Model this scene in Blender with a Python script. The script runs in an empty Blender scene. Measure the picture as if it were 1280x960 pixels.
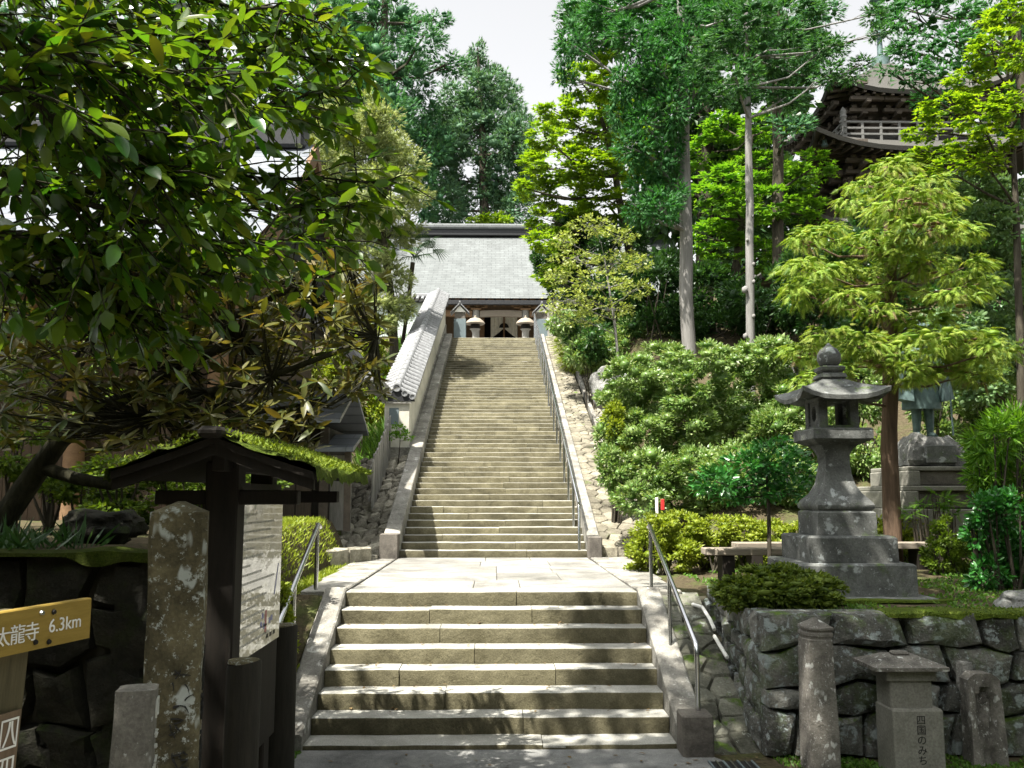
import bpy, bmesh, math, random
import numpy as np
from mathutils import Vector, Matrix, noise
random.seed(7); RNG = np.random.default_rng(7)
R = math.radians
S = bpy.context.scene
C = S.collection
# ------------------------------------------------------------------ camera
F, CAMX, CAMH, PITCH, YAW = 1120.0, 0.0391, 2.0371, 0.12319, 0.01768
cam = bpy.data.cameras.new('camera'); co = bpy.data.objects.new('camera', cam); C.objects.link(co)
cam.sensor_width = 36.0; cam.lens = 36.0 * F / 1280.0; cam.clip_end = 2000; cam.clip_start = 0.05
co.location = (CAMX, 0, CAMH); co.rotation_euler = (math.pi/2 + PITCH, 0, -YAW)
S.camera = co
# ------------------------------------------------------------------ sky and sun
SUN = Vector((-0.30, -0.33, 0.89)).normalized()          # direction towards the sun
ELEV = math.asin(SUN.z); AZ = math.atan2(SUN.x, SUN.y)
W = bpy.data.worlds.new('World'); S.world = W; W.use_nodes = True
nt = W.node_tree; nt.nodes.clear()
sky = nt.nodes.new('ShaderNodeTexSky'); sky.sky_type = 'NISHITA'; sky.sun_disc = False
sky.sun_elevation = ELEV; sky.sun_rotation = AZ
sky.air_density = 1.0; sky.dust_density = 6.0; sky.ozone_density = 1.0; sky.altitude = 500
hs = nt.nodes.new('ShaderNodeHueSaturation'); hs.inputs['Saturation'].default_value = 0.07
bg = nt.nodes.new('ShaderNodeBackground'); bg.inputs['Strength'].default_value = 0.104
wo = nt.nodes.new('ShaderNodeOutputWorld')
nt.links.new(sky.outputs[0], hs.inputs['Color']); nt.links.new(hs.outputs[0], bg.inputs['Color']); nt.links.new(bg.outputs[0], wo.inputs['Surface'])
sl = bpy.data.lights.new('sun', 'SUN'); sl.energy = 4.4; sl.angle = R(0.5); sl.color = (1, 0.95, 0.86)
so = bpy.data.objects.new('sun', sl); C.objects.link(so); so.rotation_euler = (-SUN).to_track_quat('-Z', 'Y').to_euler(); so.location = (-10, -6, 25)
S.view_settings.view_transform = 'Standard'; S.view_settings.look = 'None'; S.view_settings.gamma = 1
S.view_settings.exposure = 1.7
S.render.filter_size = 1.0

# ------------------------------------------------------------------ helpers
_f = Vector((math.sin(YAW)*math.cos(PITCH), math.cos(YAW)*math.cos(PITCH), math.sin(PITCH)))
_r = Vector((math.cos(YAW), -math.sin(YAW), 0))
_u = Vector((-math.sin(YAW)*math.sin(PITCH), -math.cos(YAW)*math.sin(PITCH), math.cos(PITCH)))
def P(px, py, Y):
    d = _f + _r*((px-640)/F) + _u*((480-py)/F)
    return Vector((CAMX, 0, CAMH)) + d*(Y/d.y)
def tag(o, label=None, cat=None, group=None, kind=None):
    if label: o['label'] = label
    if cat: o['category'] = cat
    if group: o['group'] = group
    if kind: o['kind'] = kind
    return o
def empty(name, loc=(0,0,0), label=None, cat=None, group=None):
    o = bpy.data.objects.new(name, None); C.objects.link(o); o.location = loc; o.empty_display_size = .1
    return tag(o, label, cat, group)
def link(name, me, mat=None, parent=None):
    o = bpy.data.objects.new(name, me); C.objects.link(o)
    if mat is not None and not me.materials: me.materials.append(mat)
    if parent is not None:
        o.parent = parent
        if parent.parent is None: o.location = -Vector(parent.location)   # meshes hold world coordinates
    return o
def world_child(name, me, mat, parent, M):
    o = bpy.data.objects.new(name, me); C.objects.link(o)
    if mat is not None and not me.materials: me.materials.append(mat)
    o.parent = parent
    o.matrix_local = Matrix.Translation(-Vector(parent.location)) @ M
    return o
class MB:
    def __init__(s): s.v = []; s.f = []
    def add(s, vs, fs):
        n = len(s.v); s.v += [tuple(p) for p in vs]; s.f += [tuple(i+n for i in f) for f in fs]; return s
    def box(s, x0, x1, y0, y1, z0, z1, b=0.0, M=None, j=0.0):
        if b <= 0:
            vs = [Vector((x, y, z)) for x in (x0, x1) for y in (y0, y1) for z in (z0, z1)]
            fs = [(0,1,3,2),(4,6,7,5),(0,4,5,1),(2,3,7,6),(0,2,6,4),(1,5,7,3)]
        else:
            c = Vector(((x0+x1)/2, (y0+y1)/2, (z0+z1)/2)); h = Vector(((x1-x0)/2, (y1-y0)/2, (z1-z0)/2))
            idx = {}; vs = []; fs = []
            for sx in (-1,1):
                for sy in (-1,1):
                    for sz in (-1,1):
                        jj = Vector((random.uniform(-j,j), random.uniform(-j,j), random.uniform(-j,j)))
                        for a in range(3):
                            e = [h[k] - (0 if k == a else b) for k in range(3)]
                            idx[(sx,sy,sz,a)] = len(vs); vs.append(c + Vector((sx*e[0], sy*e[1], sz*e[2])) + jj)
            def key(a, sa, b_, sb, c_, sc, w):
                q = [0,0,0]; q[a] = sa; q[b_] = sb; q[c_] = sc; return idx[(q[0],q[1],q[2],w)]
            for a in range(3):
                b_, c_ = (a+1)%3, (a+2)%3
                for sa in (-1,1):
                    fs.append([key(a,sa,b_,-1,c_,-1,a), key(a,sa,b_,1,c_,-1,a), key(a,sa,b_,1,c_,1,a), key(a,sa,b_,-1,c_,1,a)])
                    for sb in (-1,1):
                        fs.append([key(a,sa,b_,sb,c_,-1,a), key(a,sa,b_,sb,c_,1,a), key(a,sa,b_,sb,c_,1,b_), key(a,sa,b_,sb,c_,-1,b_)])
            for sx in (-1,1):
                for sy in (-1,1):
                    for sz in (-1,1): fs.append([idx[(sx,sy,sz,a)] for a in range(3)])
        if M is not None: vs = [M @ Vector(p) for p in vs]
        return s.add(vs, fs)
    def loft(s, rings, cap=True, closed=True):
        n = len(rings[0]); vs = [p for r in rings for p in r]; fs = []
        for i in range(len(rings)-1):
            for k in range(n if closed else n-1):
                k2 = (k+1) % n
                fs.append((i*n+k, i*n+k2, (i+1)*n+k2, (i+1)*n+k))
        if cap and closed: fs += [tuple(range(n-1,-1,-1)), tuple((len(rings)-1)*n+k for k in range(n))]
        return s.add(vs, fs)
    def tube(s, pts, rad, n=8, cap=True):
        pts = [Vector(p) for p in pts]; rings = []; up = Vector((0.13,0.21,1)).normalized()
        if not hasattr(rad, '__len__'): rad = [rad]*len(pts)
        prev = None
        for i, p in enumerate(pts):
            t = (pts[min(i+1,len(pts)-1)] - pts[max(i-1,0)]).normalized()
            a = (prev - t*prev.dot(t)) if prev is not None else (up.cross(t) if abs(up.dot(t)) < .95 else Vector((1,0,0)).cross(t))
            a.normalize(); prev = a; b = t.cross(a)
            rings.append([p + (a*math.cos(2*math.pi*k/n) + b*math.sin(2*math.pi*k/n))*rad[i] for k in range(n)])
        return s.loft(rings, cap)
    def lathe(s, prof, n=16, c=(0,0,0)):
        return s.loft([[Vector((c[0]+r*math.cos(2*math.pi*k/n), c[1]+r*math.sin(2*math.pi*k/n), c[2]+z)) for k in range(n)] for r, z in prof])
    def prism(s, poly, ext):
        n = len(poly); e = Vector(ext); vs = [Vector(p) for p in poly] + [Vector(p)+e for p in poly]
        return s.add(vs, [tuple(range(n-1,-1,-1)), tuple(range(n,2*n))] + [(k,(k+1)%n,n+(k+1)%n,n+k) for k in range(n)])
    def mesh(s, name, smooth=None):
        me = bpy.data.meshes.new(name); me.from_pydata(s.v, [], s.f)
        bm = bmesh.new(); bm.from_mesh(me); bmesh.ops.recalc_face_normals(bm, faces=bm.faces); bm.to_mesh(me); bm.free()
        if smooth is not None:
            me.polygons.foreach_set('use_smooth', [True]*len(me.polygons)); me.set_sharp_from_angle(angle=R(smooth))
        return me
    def build(s, name, mat, parent=None, smooth=None):
        return link(name, s.mesh(name, smooth), mat, parent)
def nz(p, sc=1.0, seed=0.0): return noise.noise(Vector((p[0]*sc+seed, p[1]*sc-seed*.7, p[2]*sc+seed*1.3)))

# ------------------------------------------------------------------ materials
class NT:
    def __init__(s, name):
        s.m = bpy.data.materials.new(name); s.m.use_nodes = True; s.t = s.m.node_tree; s.t.nodes.clear()
        s.out = s.n('ShaderNodeOutputMaterial'); s.pos = s.n('ShaderNodeNewGeometry')
    def n(s, k, **kw):
        nd = s.t.nodes.new(k)
        for a, b in kw.items(): setattr(nd, a, b)
        return nd
    def l(s, a, b): s.t.links.new(a, b)
    def scaled(s, sc):
        v = s.n('ShaderNodeVectorMath', operation='MULTIPLY'); s.l(s.pos.outputs['Position'], v.inputs[0]); v.inputs[1].default_value = sc; return v.outputs[0]
    def noise(s, scale, detail=6, rough=.6, vec=None, dist=0.0):
        t = s.n('ShaderNodeTexNoise'); t.inputs['Scale'].default_value = scale; t.inputs['Detail'].default_value = detail
        t.inputs['Roughness'].default_value = rough; t.inputs['Distortion'].default_value = dist
        s.l(vec if vec is not None else s.pos.outputs['Position'], t.inputs['Vector']); return t.outputs['Fac']
    def ramp(s, fac, stops, interp='LINEAR'):
        r = s.n('ShaderNodeValToRGB'); r.color_ramp.interpolation = interp; e = r.color_ramp.elements
        while len(e) < len(stops): e.new(0.5)
        for i, (p, c) in enumerate(stops):
            e[i].position = p; e[i].color = (c[0], c[1], c[2], 1) if hasattr(c, '__len__') else (c, c, c, 1)
        s.l(fac, r.inputs[0]); return r.outputs[0]
    def mix(s, fac, a, b, blend='MIX'):
        m = s.n('ShaderNodeMix', data_type='RGBA', blend_type=blend)
        for sock, val in ((m.inputs[0], fac), (m.inputs[6], a), (m.inputs[7], b)):
            if isinstance(val, (int, float)): sock.default_value = val
            elif isinstance(val, tuple): sock.default_value = (*val, 1)
            else: s.l(val, sock)
        return m.outputs[2]
    def math(s, op, a, b=0.0):
        m = s.n('ShaderNodeMath', operation=op)
        for i, v in enumerate((a, b)):
            if isinstance(v, (int, float)): m.inputs[i].default_value = v
            else: s.l(v, m.inputs[i])
        return m.outputs[0]
    def bump(s, h, strength=.5, dist=.02, prev=None):
        b = s.n('ShaderNodeBump'); b.inputs['Strength'].default_value = strength; b.inputs['Distance'].default_value = dist
        s.l(h, b.inputs['Height'])
        if prev is not None: s.l(prev, b.inputs['Normal'])
        return b.outputs[0]
    def pbr(s, col, rough=.8, normal=None, metal=0.0, spec=.3):
        p = s.n('ShaderNodeBsdfPrincipled')
        if isinstance(col, tuple): p.inputs['Base Color'].default_value = (*col, 1)
        else: s.l(col, p.inputs['Base Color'])
        if isinstance(rough, (int, float)): p.inputs['Roughness'].default_value = rough
        else: s.l(rough, p.inputs['Roughness'])
        p.inputs['Metallic'].default_value = metal; p.inputs['Specular IOR Level'].default_value = spec
        if normal is not None: s.l(normal, p.inputs['Normal'])
        return p
    def done(s, sh): s.l(sh.outputs[0], s.out.inputs[0]); return s.m
def stone(name, c1, c2, scale=3.0, bump=.6, dist=.02, dark=.5, lichen=0.0, lcol=(.42,.45,.40), moss=0.0, mcol=(.06,.10,.015), var=.25, lscale=7.0, fine=60, rough=.9):
    t = NT(name)
    a = t.noise(scale, 8, .65); col = t.ramp(a, [(.3, c1), (.7, c2)])
    st = t.noise(scale*.45, 6, .7, dist=.6); col = t.mix(t.ramp(st, [(.45, 0.0), (.72, 1.0)]), col, tuple(x*(1-dark) for x in c1))
    sp = t.noise(fine, 3, .7); col = t.mix(.55, col, t.ramp(sp, [(.3, (.5,.5,.5)), (.7, (1.35,1.35,1.35))]), 'MULTIPLY')
    oi = t.n('ShaderNodeObjectInfo'); col = t.mix(1.0, col, t.ramp(oi.outputs['Random'], [(0, 1-var), (1, 1+var)]), 'MULTIPLY')
    if lichen > 0:
        vo = t.n('ShaderNodeTexVoronoi'); vo.inputs['Scale'].default_value = lscale; t.l(t.mix(.12, t.pos.outputs['Position'], t.n('ShaderNodeTexNoise').outputs['Color']), vo.inputs['Vector'])
        ln = t.noise(lscale*.6, 5, .7); lf = t.math('MULTIPLY', t.ramp(vo.outputs['Distance'], [(.28, 1.0), (.40, 0.0)]), t.ramp(ln, [(.62-lichen*.25, 0.0), (.66-lichen*.25, 1.0)]))
        lf2 = t.ramp(t.noise(lscale*3.2, 6, .75), [(.66-lichen*.16, 0.0), (.72-lichen*.16, 1.0)])
        col = t.mix(t.math('MULTIPLY', t.math('MAXIMUM', lf, lf2), .8), col, lcol)
    if moss > 0:
        sx = t.n('ShaderNodeSeparateXYZ'); t.l(t.pos.outputs['Normal'], sx.inputs[0])
        up = t.ramp(sx.outputs['Z'], [(.1, 0.0), (.8, 1.0)]); mn = t.ramp(t.noise(4.5, 6, .7), [(.62-moss*.35, 0.0), (.72-moss*.35, 1.0)])
        mf = t.math('MULTIPLY', t.math('MAXIMUM', up, .35), mn); col = t.mix(mf, col, t.ramp(t.noise(40, 3), [(.3, mcol), (.7, tuple(x*1.8 for x in mcol))]))
    b1 = t.bump(t.noise(scale*4, 8, .7), bump, dist); b2 = t.bump(sp, bump*.6, .006, b1)
    return t.done(t.pbr(col, rough, b2, spec=.2))
def wood(name, c1, c2, grain=(1,12,12), rough=.75, bump=.3, var=.15):
    t = NT(name); v = t.scaled(grain); a = t.noise(2.2, 6, .6, v, .4); b = t.noise(9, 4, .7, v)
    col = t.mix(.5, t.ramp(a, [(.3, c1), (.7, c2)]), t.ramp(b, [(.3, c1), (.75, c2)]))
    oi = t.n('ShaderNodeObjectInfo'); col = t.mix(1.0, col, t.ramp(oi.outputs['Random'], [(0, 1-var), (1, 1+var)]), 'MULTIPLY')
    return t.done(t.pbr(col, rough, t.bump(b, bump, .004), spec=.25))
def bark(name, c1, c2, sc=6.0, bump=.9, stretch=.12, lichen=0.0):
    t = NT(name); v = t.scaled((1,1,stretch)); a = t.noise(sc*2, 8, .7, v, .3); col = t.ramp(a, [(.32, c1), (.68, c2)])
    if lichen: col = t.mix(t.ramp(t.noise(5, 6, .75), [(.5, 0.0), (.7, lichen)]), col, (.36,.38,.33))
    return t.done(t.pbr(col, .95, t.bump(a, bump, .03), spec=.1))
def plain(name, c, rough=.7, metal=0.0, var=.12, sc=8.0, bump=.15, spec=.3, vec=None):
    t = NT(name); a = t.noise(sc, 6, .65, t.scaled(vec) if vec else None); col = t.mix(1.0, c, t.ramp(a, [(.3, 1-var), (.7, 1+var)]), 'MULTIPLY')
    return t.done(t.pbr(col, rough, t.bump(a, bump, .01), metal, spec))
def leafmat(name, cols, trans=.35, rough=.5, tcol=None, spec=.35, per_object=False):
    t = NT(name)
    if per_object: src = t.n('ShaderNodeObjectInfo').outputs['Random']
    else: src = t.n('ShaderNodeAttribute', attribute_name='v').outputs['Fac']
    k = len(cols); col = t.ramp(src, [(i/(k-1), c) for i, c in enumerate(cols)])
    p = t.pbr(col, rough, None, spec=spec); tr = t.n('ShaderNodeBsdfTranslucent')
    t.l(t.mix(1.0, col, tcol or (1.5,1.5,.7), 'MULTIPLY'), tr.inputs[0])
    mx = t.n('ShaderNodeMixShader'); mx.inputs[0].default_value = trans; t.l(p.outputs[0], mx.inputs[1]); t.l(tr.outputs[0], mx.inputs[2])
    return t.done(mx)
M = {}
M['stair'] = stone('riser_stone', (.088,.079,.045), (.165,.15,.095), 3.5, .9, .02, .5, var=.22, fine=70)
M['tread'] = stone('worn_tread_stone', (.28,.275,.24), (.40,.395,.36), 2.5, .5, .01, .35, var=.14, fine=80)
M['cheek'] = stone('cheek_stone', (.20,.19,.165), (.34,.33,.295), 4, .8, .02, .6, lichen=.3, lcol=(.5,.5,.46), var=.1)
M['darkblock'] = stone('end_block_stone', (.10,.09,.08), (.22,.20,.17), 4, .6, .01, .5, var=.1)
M['paving'] = stone('landing_stone', (.20,.195,.175), (.31,.305,.28), 2.5, .8, .012, .5, var=.14)
M['asphalt'] = stone('worn_paving', (.16,.162,.16), (.27,.27,.255), 3, .9, .014, .55, var=0, fine=110)
M['lantern'] = stone('lantern_stone', (.095,.10,.095), (.205,.21,.20), 4, .6, .012, .6, lichen=.3, lcol=(.42,.45,.45), moss=.15, var=.1)
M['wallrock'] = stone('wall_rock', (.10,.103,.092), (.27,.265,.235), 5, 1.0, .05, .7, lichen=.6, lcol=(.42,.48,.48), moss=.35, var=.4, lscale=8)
M['wallrock_dark'] = stone('dark_wall_rock', (.014,.014,.011), (.04,.038,.026), 4, 1.0, .04, .5, moss=.3, mcol=(.02,.03,.006), var=.3)  # dark rock, lowered further to put the left wall's shade in it
M['rubble'] = stone('rubble_stone', (.20,.185,.14), (.40,.38,.31), 6, 1.0, .04, .6, var=.35)
M['sandstone'] = stone('flat_sandstone', (.16,.145,.105), (.30,.275,.215), 5, 1.0, .03, .5, var=.3, moss=.05)
M['ramp'] = stone('ramp_stone', (.10,.10,.075), (.21,.21,.17), 5, .9, .03, .6, var=.3, lichen=.2, moss=.2)
M['pillar'] = stone('old_pillar_stone', (.085,.075,.042), (.19,.165,.095), 5, .5, .012, .7, lichen=.55, lcol=(.46,.50,.47), lscale=9, var=.05)
M['post'] = stone('post_stone', (.13,.12,.105), (.25,.235,.205), 6, .7, .012, .55, lichen=.4, lcol=(.55,.56,.53), lscale=14, var=.05)
M['darkpost'] = stone('dark_marker_stone', (.10,.095,.08), (.20,.19,.165), 6, .6, .012, .5, lichen=.3, lcol=(.40,.42,.40), lscale=14, var=.05)  # darker version of the post stone
M['marker'] = stone('marker_stone', (.20,.195,.165), (.27,.265,.23), 6, .35, .004, .2, var=.05)
M['boulder'] = stone('boulder', (.16,.16,.15), (.36,.36,.34), 3, 1.0, .06, .6, lichen=.3, lcol=(.5,.52,.5), moss=.1, var=.1)
M['joint'] = plain('joint_earth', (.035,.033,.022), .95, sc=12, bump=.5)
M['soil'] = None
M['steel'] = plain('stainless_steel', (.62,.63,.64), .22, 1.0, .05, bump=.02)
M['darkwood'] = wood('dark_weathered_wood', (.008,.007,.0055), (.024,.019,.014), (8,8,1))
M['logwood'] = wood('dark_shaded_log', (.011,.0105,.008), (.034,.03,.022), (10,10,1), .8, .6)  # dark wood, darkened further to hold the bollards' deep shade
M['brownwood'] = wood('brown_timber', (.11,.065,.035), (.24,.15,.08), (1,10,10))
M['brownwood_v'] = wood('brown_boards', (.10,.07,.045), (.22,.155,.10), (10,10,1))
M['hallboard'] = wood('dark_brown_boards', (.035,.024,.015), (.09,.062,.038), (10,10,1))
M['greywood'] = wood('silver_grey_wood', (.17,.165,.15), (.36,.35,.32), (14,14,1.2), .9, .6)
M['benchwood'] = wood('bench_wood', (.16,.14,.11), (.34,.29,.23), (1.2,14,14), .85, .5)
M['signwood'] = wood('yellow_sign_wood', (.20,.135,.022), (.30,.205,.045), (2,2,16), .55, .25)
M['signpost'] = wood('sign_post_wood', (.06,.052,.028), (.14,.12,.065), (14,14,1.2), .85, .5)
M['white'] = plain('white_paint', (.78,.77,.72), .6)
M['dark'] = plain('black_paint_and_shade', (.012,.012,.012), .6)
M['plaster'] = plain('white_plaster', (.50,.485,.42), .9, sc=2.5, var=.25)
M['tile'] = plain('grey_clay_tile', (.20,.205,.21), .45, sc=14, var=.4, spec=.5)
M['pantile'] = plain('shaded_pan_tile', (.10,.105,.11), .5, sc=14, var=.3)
M['mossshade'] = None
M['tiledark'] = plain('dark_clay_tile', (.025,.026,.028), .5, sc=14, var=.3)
M['bronze'] = plain('green_bronze', (.10,.15,.145), .6, .3, .35, 9)
M['redpaint'] = plain('red_paint', (.45,.03,.03), .5)
M['bluepaint'] = plain('grey_blue_metal', (.13,.165,.175), .5)
M['cloth'] = plain('white_cloth', (.72,.69,.60), .9)
M['acrylic'] = None
def roofmat(name, c1, c2, bw, bh, rough=.55):
    t = NT(name); v = t.pos.outputs['Position']; br = t.n('ShaderNodeTexBrick'); br.inputs['Scale'].default_value = 1.0
    sx = t.n('ShaderNodeSeparateXYZ'); t.l(v, sx.inputs[0]); cb = t.n('ShaderNodeCombineXYZ'); t.l(sx.outputs['X'], cb.inputs[0]); t.l(sx.outputs['Z'], cb.inputs[1]); t.l(cb.outputs[0], br.inputs['Vector'])
    br.inputs['Brick Width'].default_value = bw; br.inputs['Row Height'].default_value = bh; br.inputs['Mortar Size'].default_value = .012; br.inputs['Color1'].default_value = (*c1,1); br.inputs['Color2'].default_value = (*c2,1); br.inputs['Mortar'].default_value = (c1[0]*.7,c1[1]*.7,c1[2]*.7,1)
    col = t.mix(.5, br.outputs['Color'], t.ramp(t.noise(1.3, 7, .7, t.scaled((1.6,1,.5))), [(.3,(.6,.6,.6)),(.7,(1.3,1.3,1.3))]), 'MULTIPLY')
    return t.done(t.pbr(col, rough, t.bump(br.outputs['Fac'], .4, .03), spec=.4))
M['hallroof'] = roofmat('copper_sheet_roof', (.11,.12,.12), (.135,.148,.148), .40, .13)
M['sideroof'] = roofmat('grey_metal_roof', (.13,.145,.165), (.17,.185,.205), 1.2, .13, .4)
M['pagodaroof'] = plain('pagoda_bark_roof', (.06,.058,.052), .9, sc=20, var=.4, bump=.5, vec=(1,1,6))
M['pagodatop'] = plain('pagoda_copper_roof', (.20,.27,.26), .5, sc=6)
M['agedwood'] = wood('aged_dark_timber', (.045,.038,.03), (.12,.10,.08), (2,2,2))
M['pagodagrey'] = wood('weathered_rail_wood', (.09,.09,.085), (.18,.18,.17), (2,2,2))
def groundmat():
    t = NT('ground'); n1 = t.noise(.9, 8, .7); n2 = t.noise(22, 6, .7)
    soil = t.ramp(n2, [(.3,(.035,.028,.016)),(.7,(.11,.09,.055))]); moss = t.ramp(t.noise(60,4,.7), [(.3,(.03,.06,.008)),(.7,(.10,.17,.025))])
    col = t.mix(t.ramp(n1, [(.50,0.0),(.70,.8)]), soil, moss)
    return t.done(t.pbr(col, .95, t.bump(n2, .8, .03), spec=.1))
M['ground'] = groundmat()
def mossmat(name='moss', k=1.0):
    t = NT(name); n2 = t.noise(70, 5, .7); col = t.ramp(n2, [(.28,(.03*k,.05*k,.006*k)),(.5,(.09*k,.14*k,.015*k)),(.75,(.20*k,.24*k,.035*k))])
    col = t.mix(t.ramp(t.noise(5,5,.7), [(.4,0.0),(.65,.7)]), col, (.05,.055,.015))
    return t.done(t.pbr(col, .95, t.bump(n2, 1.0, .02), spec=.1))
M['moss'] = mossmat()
M['mossshade'] = mossmat('shaded_moss', .45)  # moss colours scaled down to put the left wall's shade in them
# ------------------------------------------------------------------ the lie of the land
Y0, Y1, Z1, Y2, Y3, Z3 = 7.79, 9.425, 1.045, 14.54, 30.97, 7.509
SLOPE = (Z3-Z1)/(Y3-Y2)
def clamp(v, a, b): return max(a, min(b, v))
def sstep(a, b, v): t = clamp((v-a)/(b-a), 0, 1); return t*t*(3-2*t)
def UP(y): return Z1 + SLOPE*clamp(y-Y2, 0, Y3-Y2)
def H(x, y):
    far = max(0, y-47)*.30
    if y > 140: far = 93*.30
    if -1.74 < x < 1.74:
        if y < 7.3: return 0.0
        if y < 9.5: return -.1
        if y < 14.5: return .8
        if y < Y3: return UP(y)-.45
        return 7.47 + far
    if x < 0:
        if x > -2.30:
            if y < 7.2: return 0.0
            return (clamp((y-7.2)/2.3, 0, 1)*1.0 if y < 14 else UP(y)-.08) + far
        if y < 6.01: return 0.0
        t = sstep(-3.0, -2.5, x)
        flat = 1.66 + (UP(y)-1.66)*sstep(18, 25, y) if y > 14 else 1.66
        near = 1.0 + (.66*sstep(-2.2, -2.6, x)) if y < 14.3 else UP(y)-.08
        return flat*(1-t) + near*t + far
    if x < 2.33:
        if y < 7.4: return 0.0
        return (clamp((y-7.4)/2.0, 0, 1)*1.0-.18*sstep(7.4,7.8,y)*sstep(9.7,9.4,y) if y < 14.2 else UP(y)-.08) + far
    if y < 7.49: return 0.0
    base = 1.06 + .48*clamp(y-12.2, 0, 13.5) + .04*clamp(x-2.5, 0, 20)*sstep(8, 14, y)
    t = sstep(2.6, 3.6, x)
    near = 1.02 if y < 14.2 else UP(y)-.08
    return base*t + near*(1-t) + far
def grid_lines(spec):
    out = []
    for a, b, s in spec:
        n = max(1, int(round((b-a)/s))); out += [a+(b-a)*i/n for i in range(n)]
    return out + [spec[-1][1]]
xs = grid_lines([(-160,-40,20),(-40,-12,2),(-12,-3,.45),(-3,-2.31,.12),(-2.31,-2.29,.02),(-2.29,-1.75,.09),(-1.75,-1.73,.02),(-1.73,1.73,.5),(1.73,1.75,.02),(1.75,2.32,.09),(2.32,2.34,.02),(2.34,4,.2),(4,12,.45),(12,40,2),(40,160,20)])
ys = grid_lines([(-60,-4,8),(-4,4,1),(4,6.0,.3),(6.0,6.02,.02),(6.02,7.19,.2),(7.19,7.41,.1),(7.41,7.48,.07),(7.48,7.50,.02),(7.50,9.5,.15),(9.5,14.1,.3),(14.1,14.56,.1),(14.56,31,.4),(31,48,1.2),(48,140,8),(140,300,40)])
gv = []; gf = []
for y in ys:
    for x in xs:
        z = H(x, y); k = .04 if (abs(x) > 1.76 and y > 4) else 0
        gv.append((x, y, z + k*noise.noise(Vector((x*1.7, y*1.7, 0)))*(1 if z > .2 else .3)))
nx = len(xs)
for j in range(len(ys)-1):
    for i in range(nx-1): gf.append((j*nx+i, j*nx+i+1, (j+1)*nx+i+1, (j+1)*nx+i))
g = MB(); g.v = gv; g.f = gf
tag(g.build('ground', M['ground'], None, 40), kind='structure')
# paved approach in front of the steps
m = MB(); poly = [(-1.35,-3),(1.9,-3),(2.3,4.5),(2.05,6.6),(1.72,7.3),(1.70,7.49),(-1.78,7.49),(-1.60,7.1),(-1.38,6.7),(-1.3,6.2),(-1.22,5.0),(-1.2,3.5)]
m.add([(x, y, .012) for x, y in poly], [tuple(range(len(poly)))])
tag(m.build('path', M['asphalt']), kind='structure')
m = MB(); m.box(-6, 9, 31.3, 44, 7.40, 7.49)
tag(m.build('temple_court', M['asphalt']), kind='structure')

# ------------------------------------------------------------------ stone pieces
def stone_mesh(poly, fmap, depth=.2, bulge=.04, gap=.012, rough=.015, rings=((.99,-.035),(.9,.0),(.55,1.0)), seed=0, name='stone'):
    """poly: 2-D outline (u,v); fmap(u,v,w) -> world point, w along the outward normal"""
    cu = sum(p[0] for p in poly)/len(poly); cv = sum(p[1] for p in poly)/len(poly)
    n = len(poly); rr = []
    size = math.sqrt(sum((p[0]-cu)**2+(p[1]-cv)**2 for p in poly)/n)
    k0 = max(.6, 1-gap/size); hgt = bulge*random.uniform(.5,1.3); tu, tv = random.uniform(-.25,.25)*bulge/size, random.uniform(-.25,.25)*bulge/size
    def ring(s, w, r):
        out = []
        for p in poly:
            u = cu+(p[0]-cu)*s*k0; v = cv+(p[1]-cv)*s*k0
            ww = w + tu*(u-cu)*2 + tv*(v-cv)*2
            q = Vector(fmap(u, v, ww)); d = noise.noise_vector(q*(2.2/size*.5)+Vector((seed,0,0)))*r
            out.append(q + d)
        return out
    R_ = [ring(1.0, -depth, 0)]
    for s, w in rings: R_.append(ring(s, (w*hgt if w >= 0 else w), rough))
    b = MB(); b.loft(R_, cap=False)
    base = (len(R_)-1)*n; c = Vector(fmap(cu, cv, hgt*1.1)) ; b.v.append(tuple(c)); ci = len(b.v)-1
    b.f += [(base+k, base+(k+1)%n, ci) for k in range(n)]
    return b.mesh(name, 32)
def rows_polys(L, hgt, row_h, col_w, wav=.18):
    """irregular courses: list of outlines filling [0,L]x[0,hgt]"""
    rows = [0.0]
    while rows[-1] < hgt - row_h*.6: rows.append(rows[-1] + row_h*random.uniform(.8,1.25))
    rows = [r*hgt/rows[-1] for r in rows]; sd = random.uniform(0,100); out = []
    def rl(i, u): return rows[i] + (0 if i in (0, len(rows)-1) else wav*row_h*noise.noise(Vector((u*1.6/col_w, i*7.3, sd)))*1.6)
    for i in range(len(rows)-1):
        cols = [0.0]
        while cols[-1] < L - col_w*.5: cols.append(cols[-1] + col_w*random.uniform(.55,1.5))
        cols[-1] = L
        tilt = [0 if k in (0, len(cols)-1) else random.uniform(-.2,.2)*row_h for k in range(len(cols))]
        for k in range(len(cols)-1):
            a0, a1, b0, b1 = cols[k]-tilt[k], cols[k]+tilt[k], cols[k+1]-tilt[k+1], cols[k+1]+tilt[k+1]
            poly = [(a0+(b0-a0)*t, rl(i, a0+(b0-a0)*t)) for t in (0,.33,.67)] + [(b0, rl(i,b0)), ((b0+b1)/2, (rl(i,b0)+rl(i+1,b1))/2)]
            poly += [(b1+(a1-b1)*t, rl(i+1, b1+(a1-b1)*t)) for t in (0,.33,.67)] + [(a1, rl(i+1,a1)), ((a0+a1)/2, (rl(i,a0)+rl(i+1,a1))/2)]
            out.append(poly)
    return out
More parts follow.
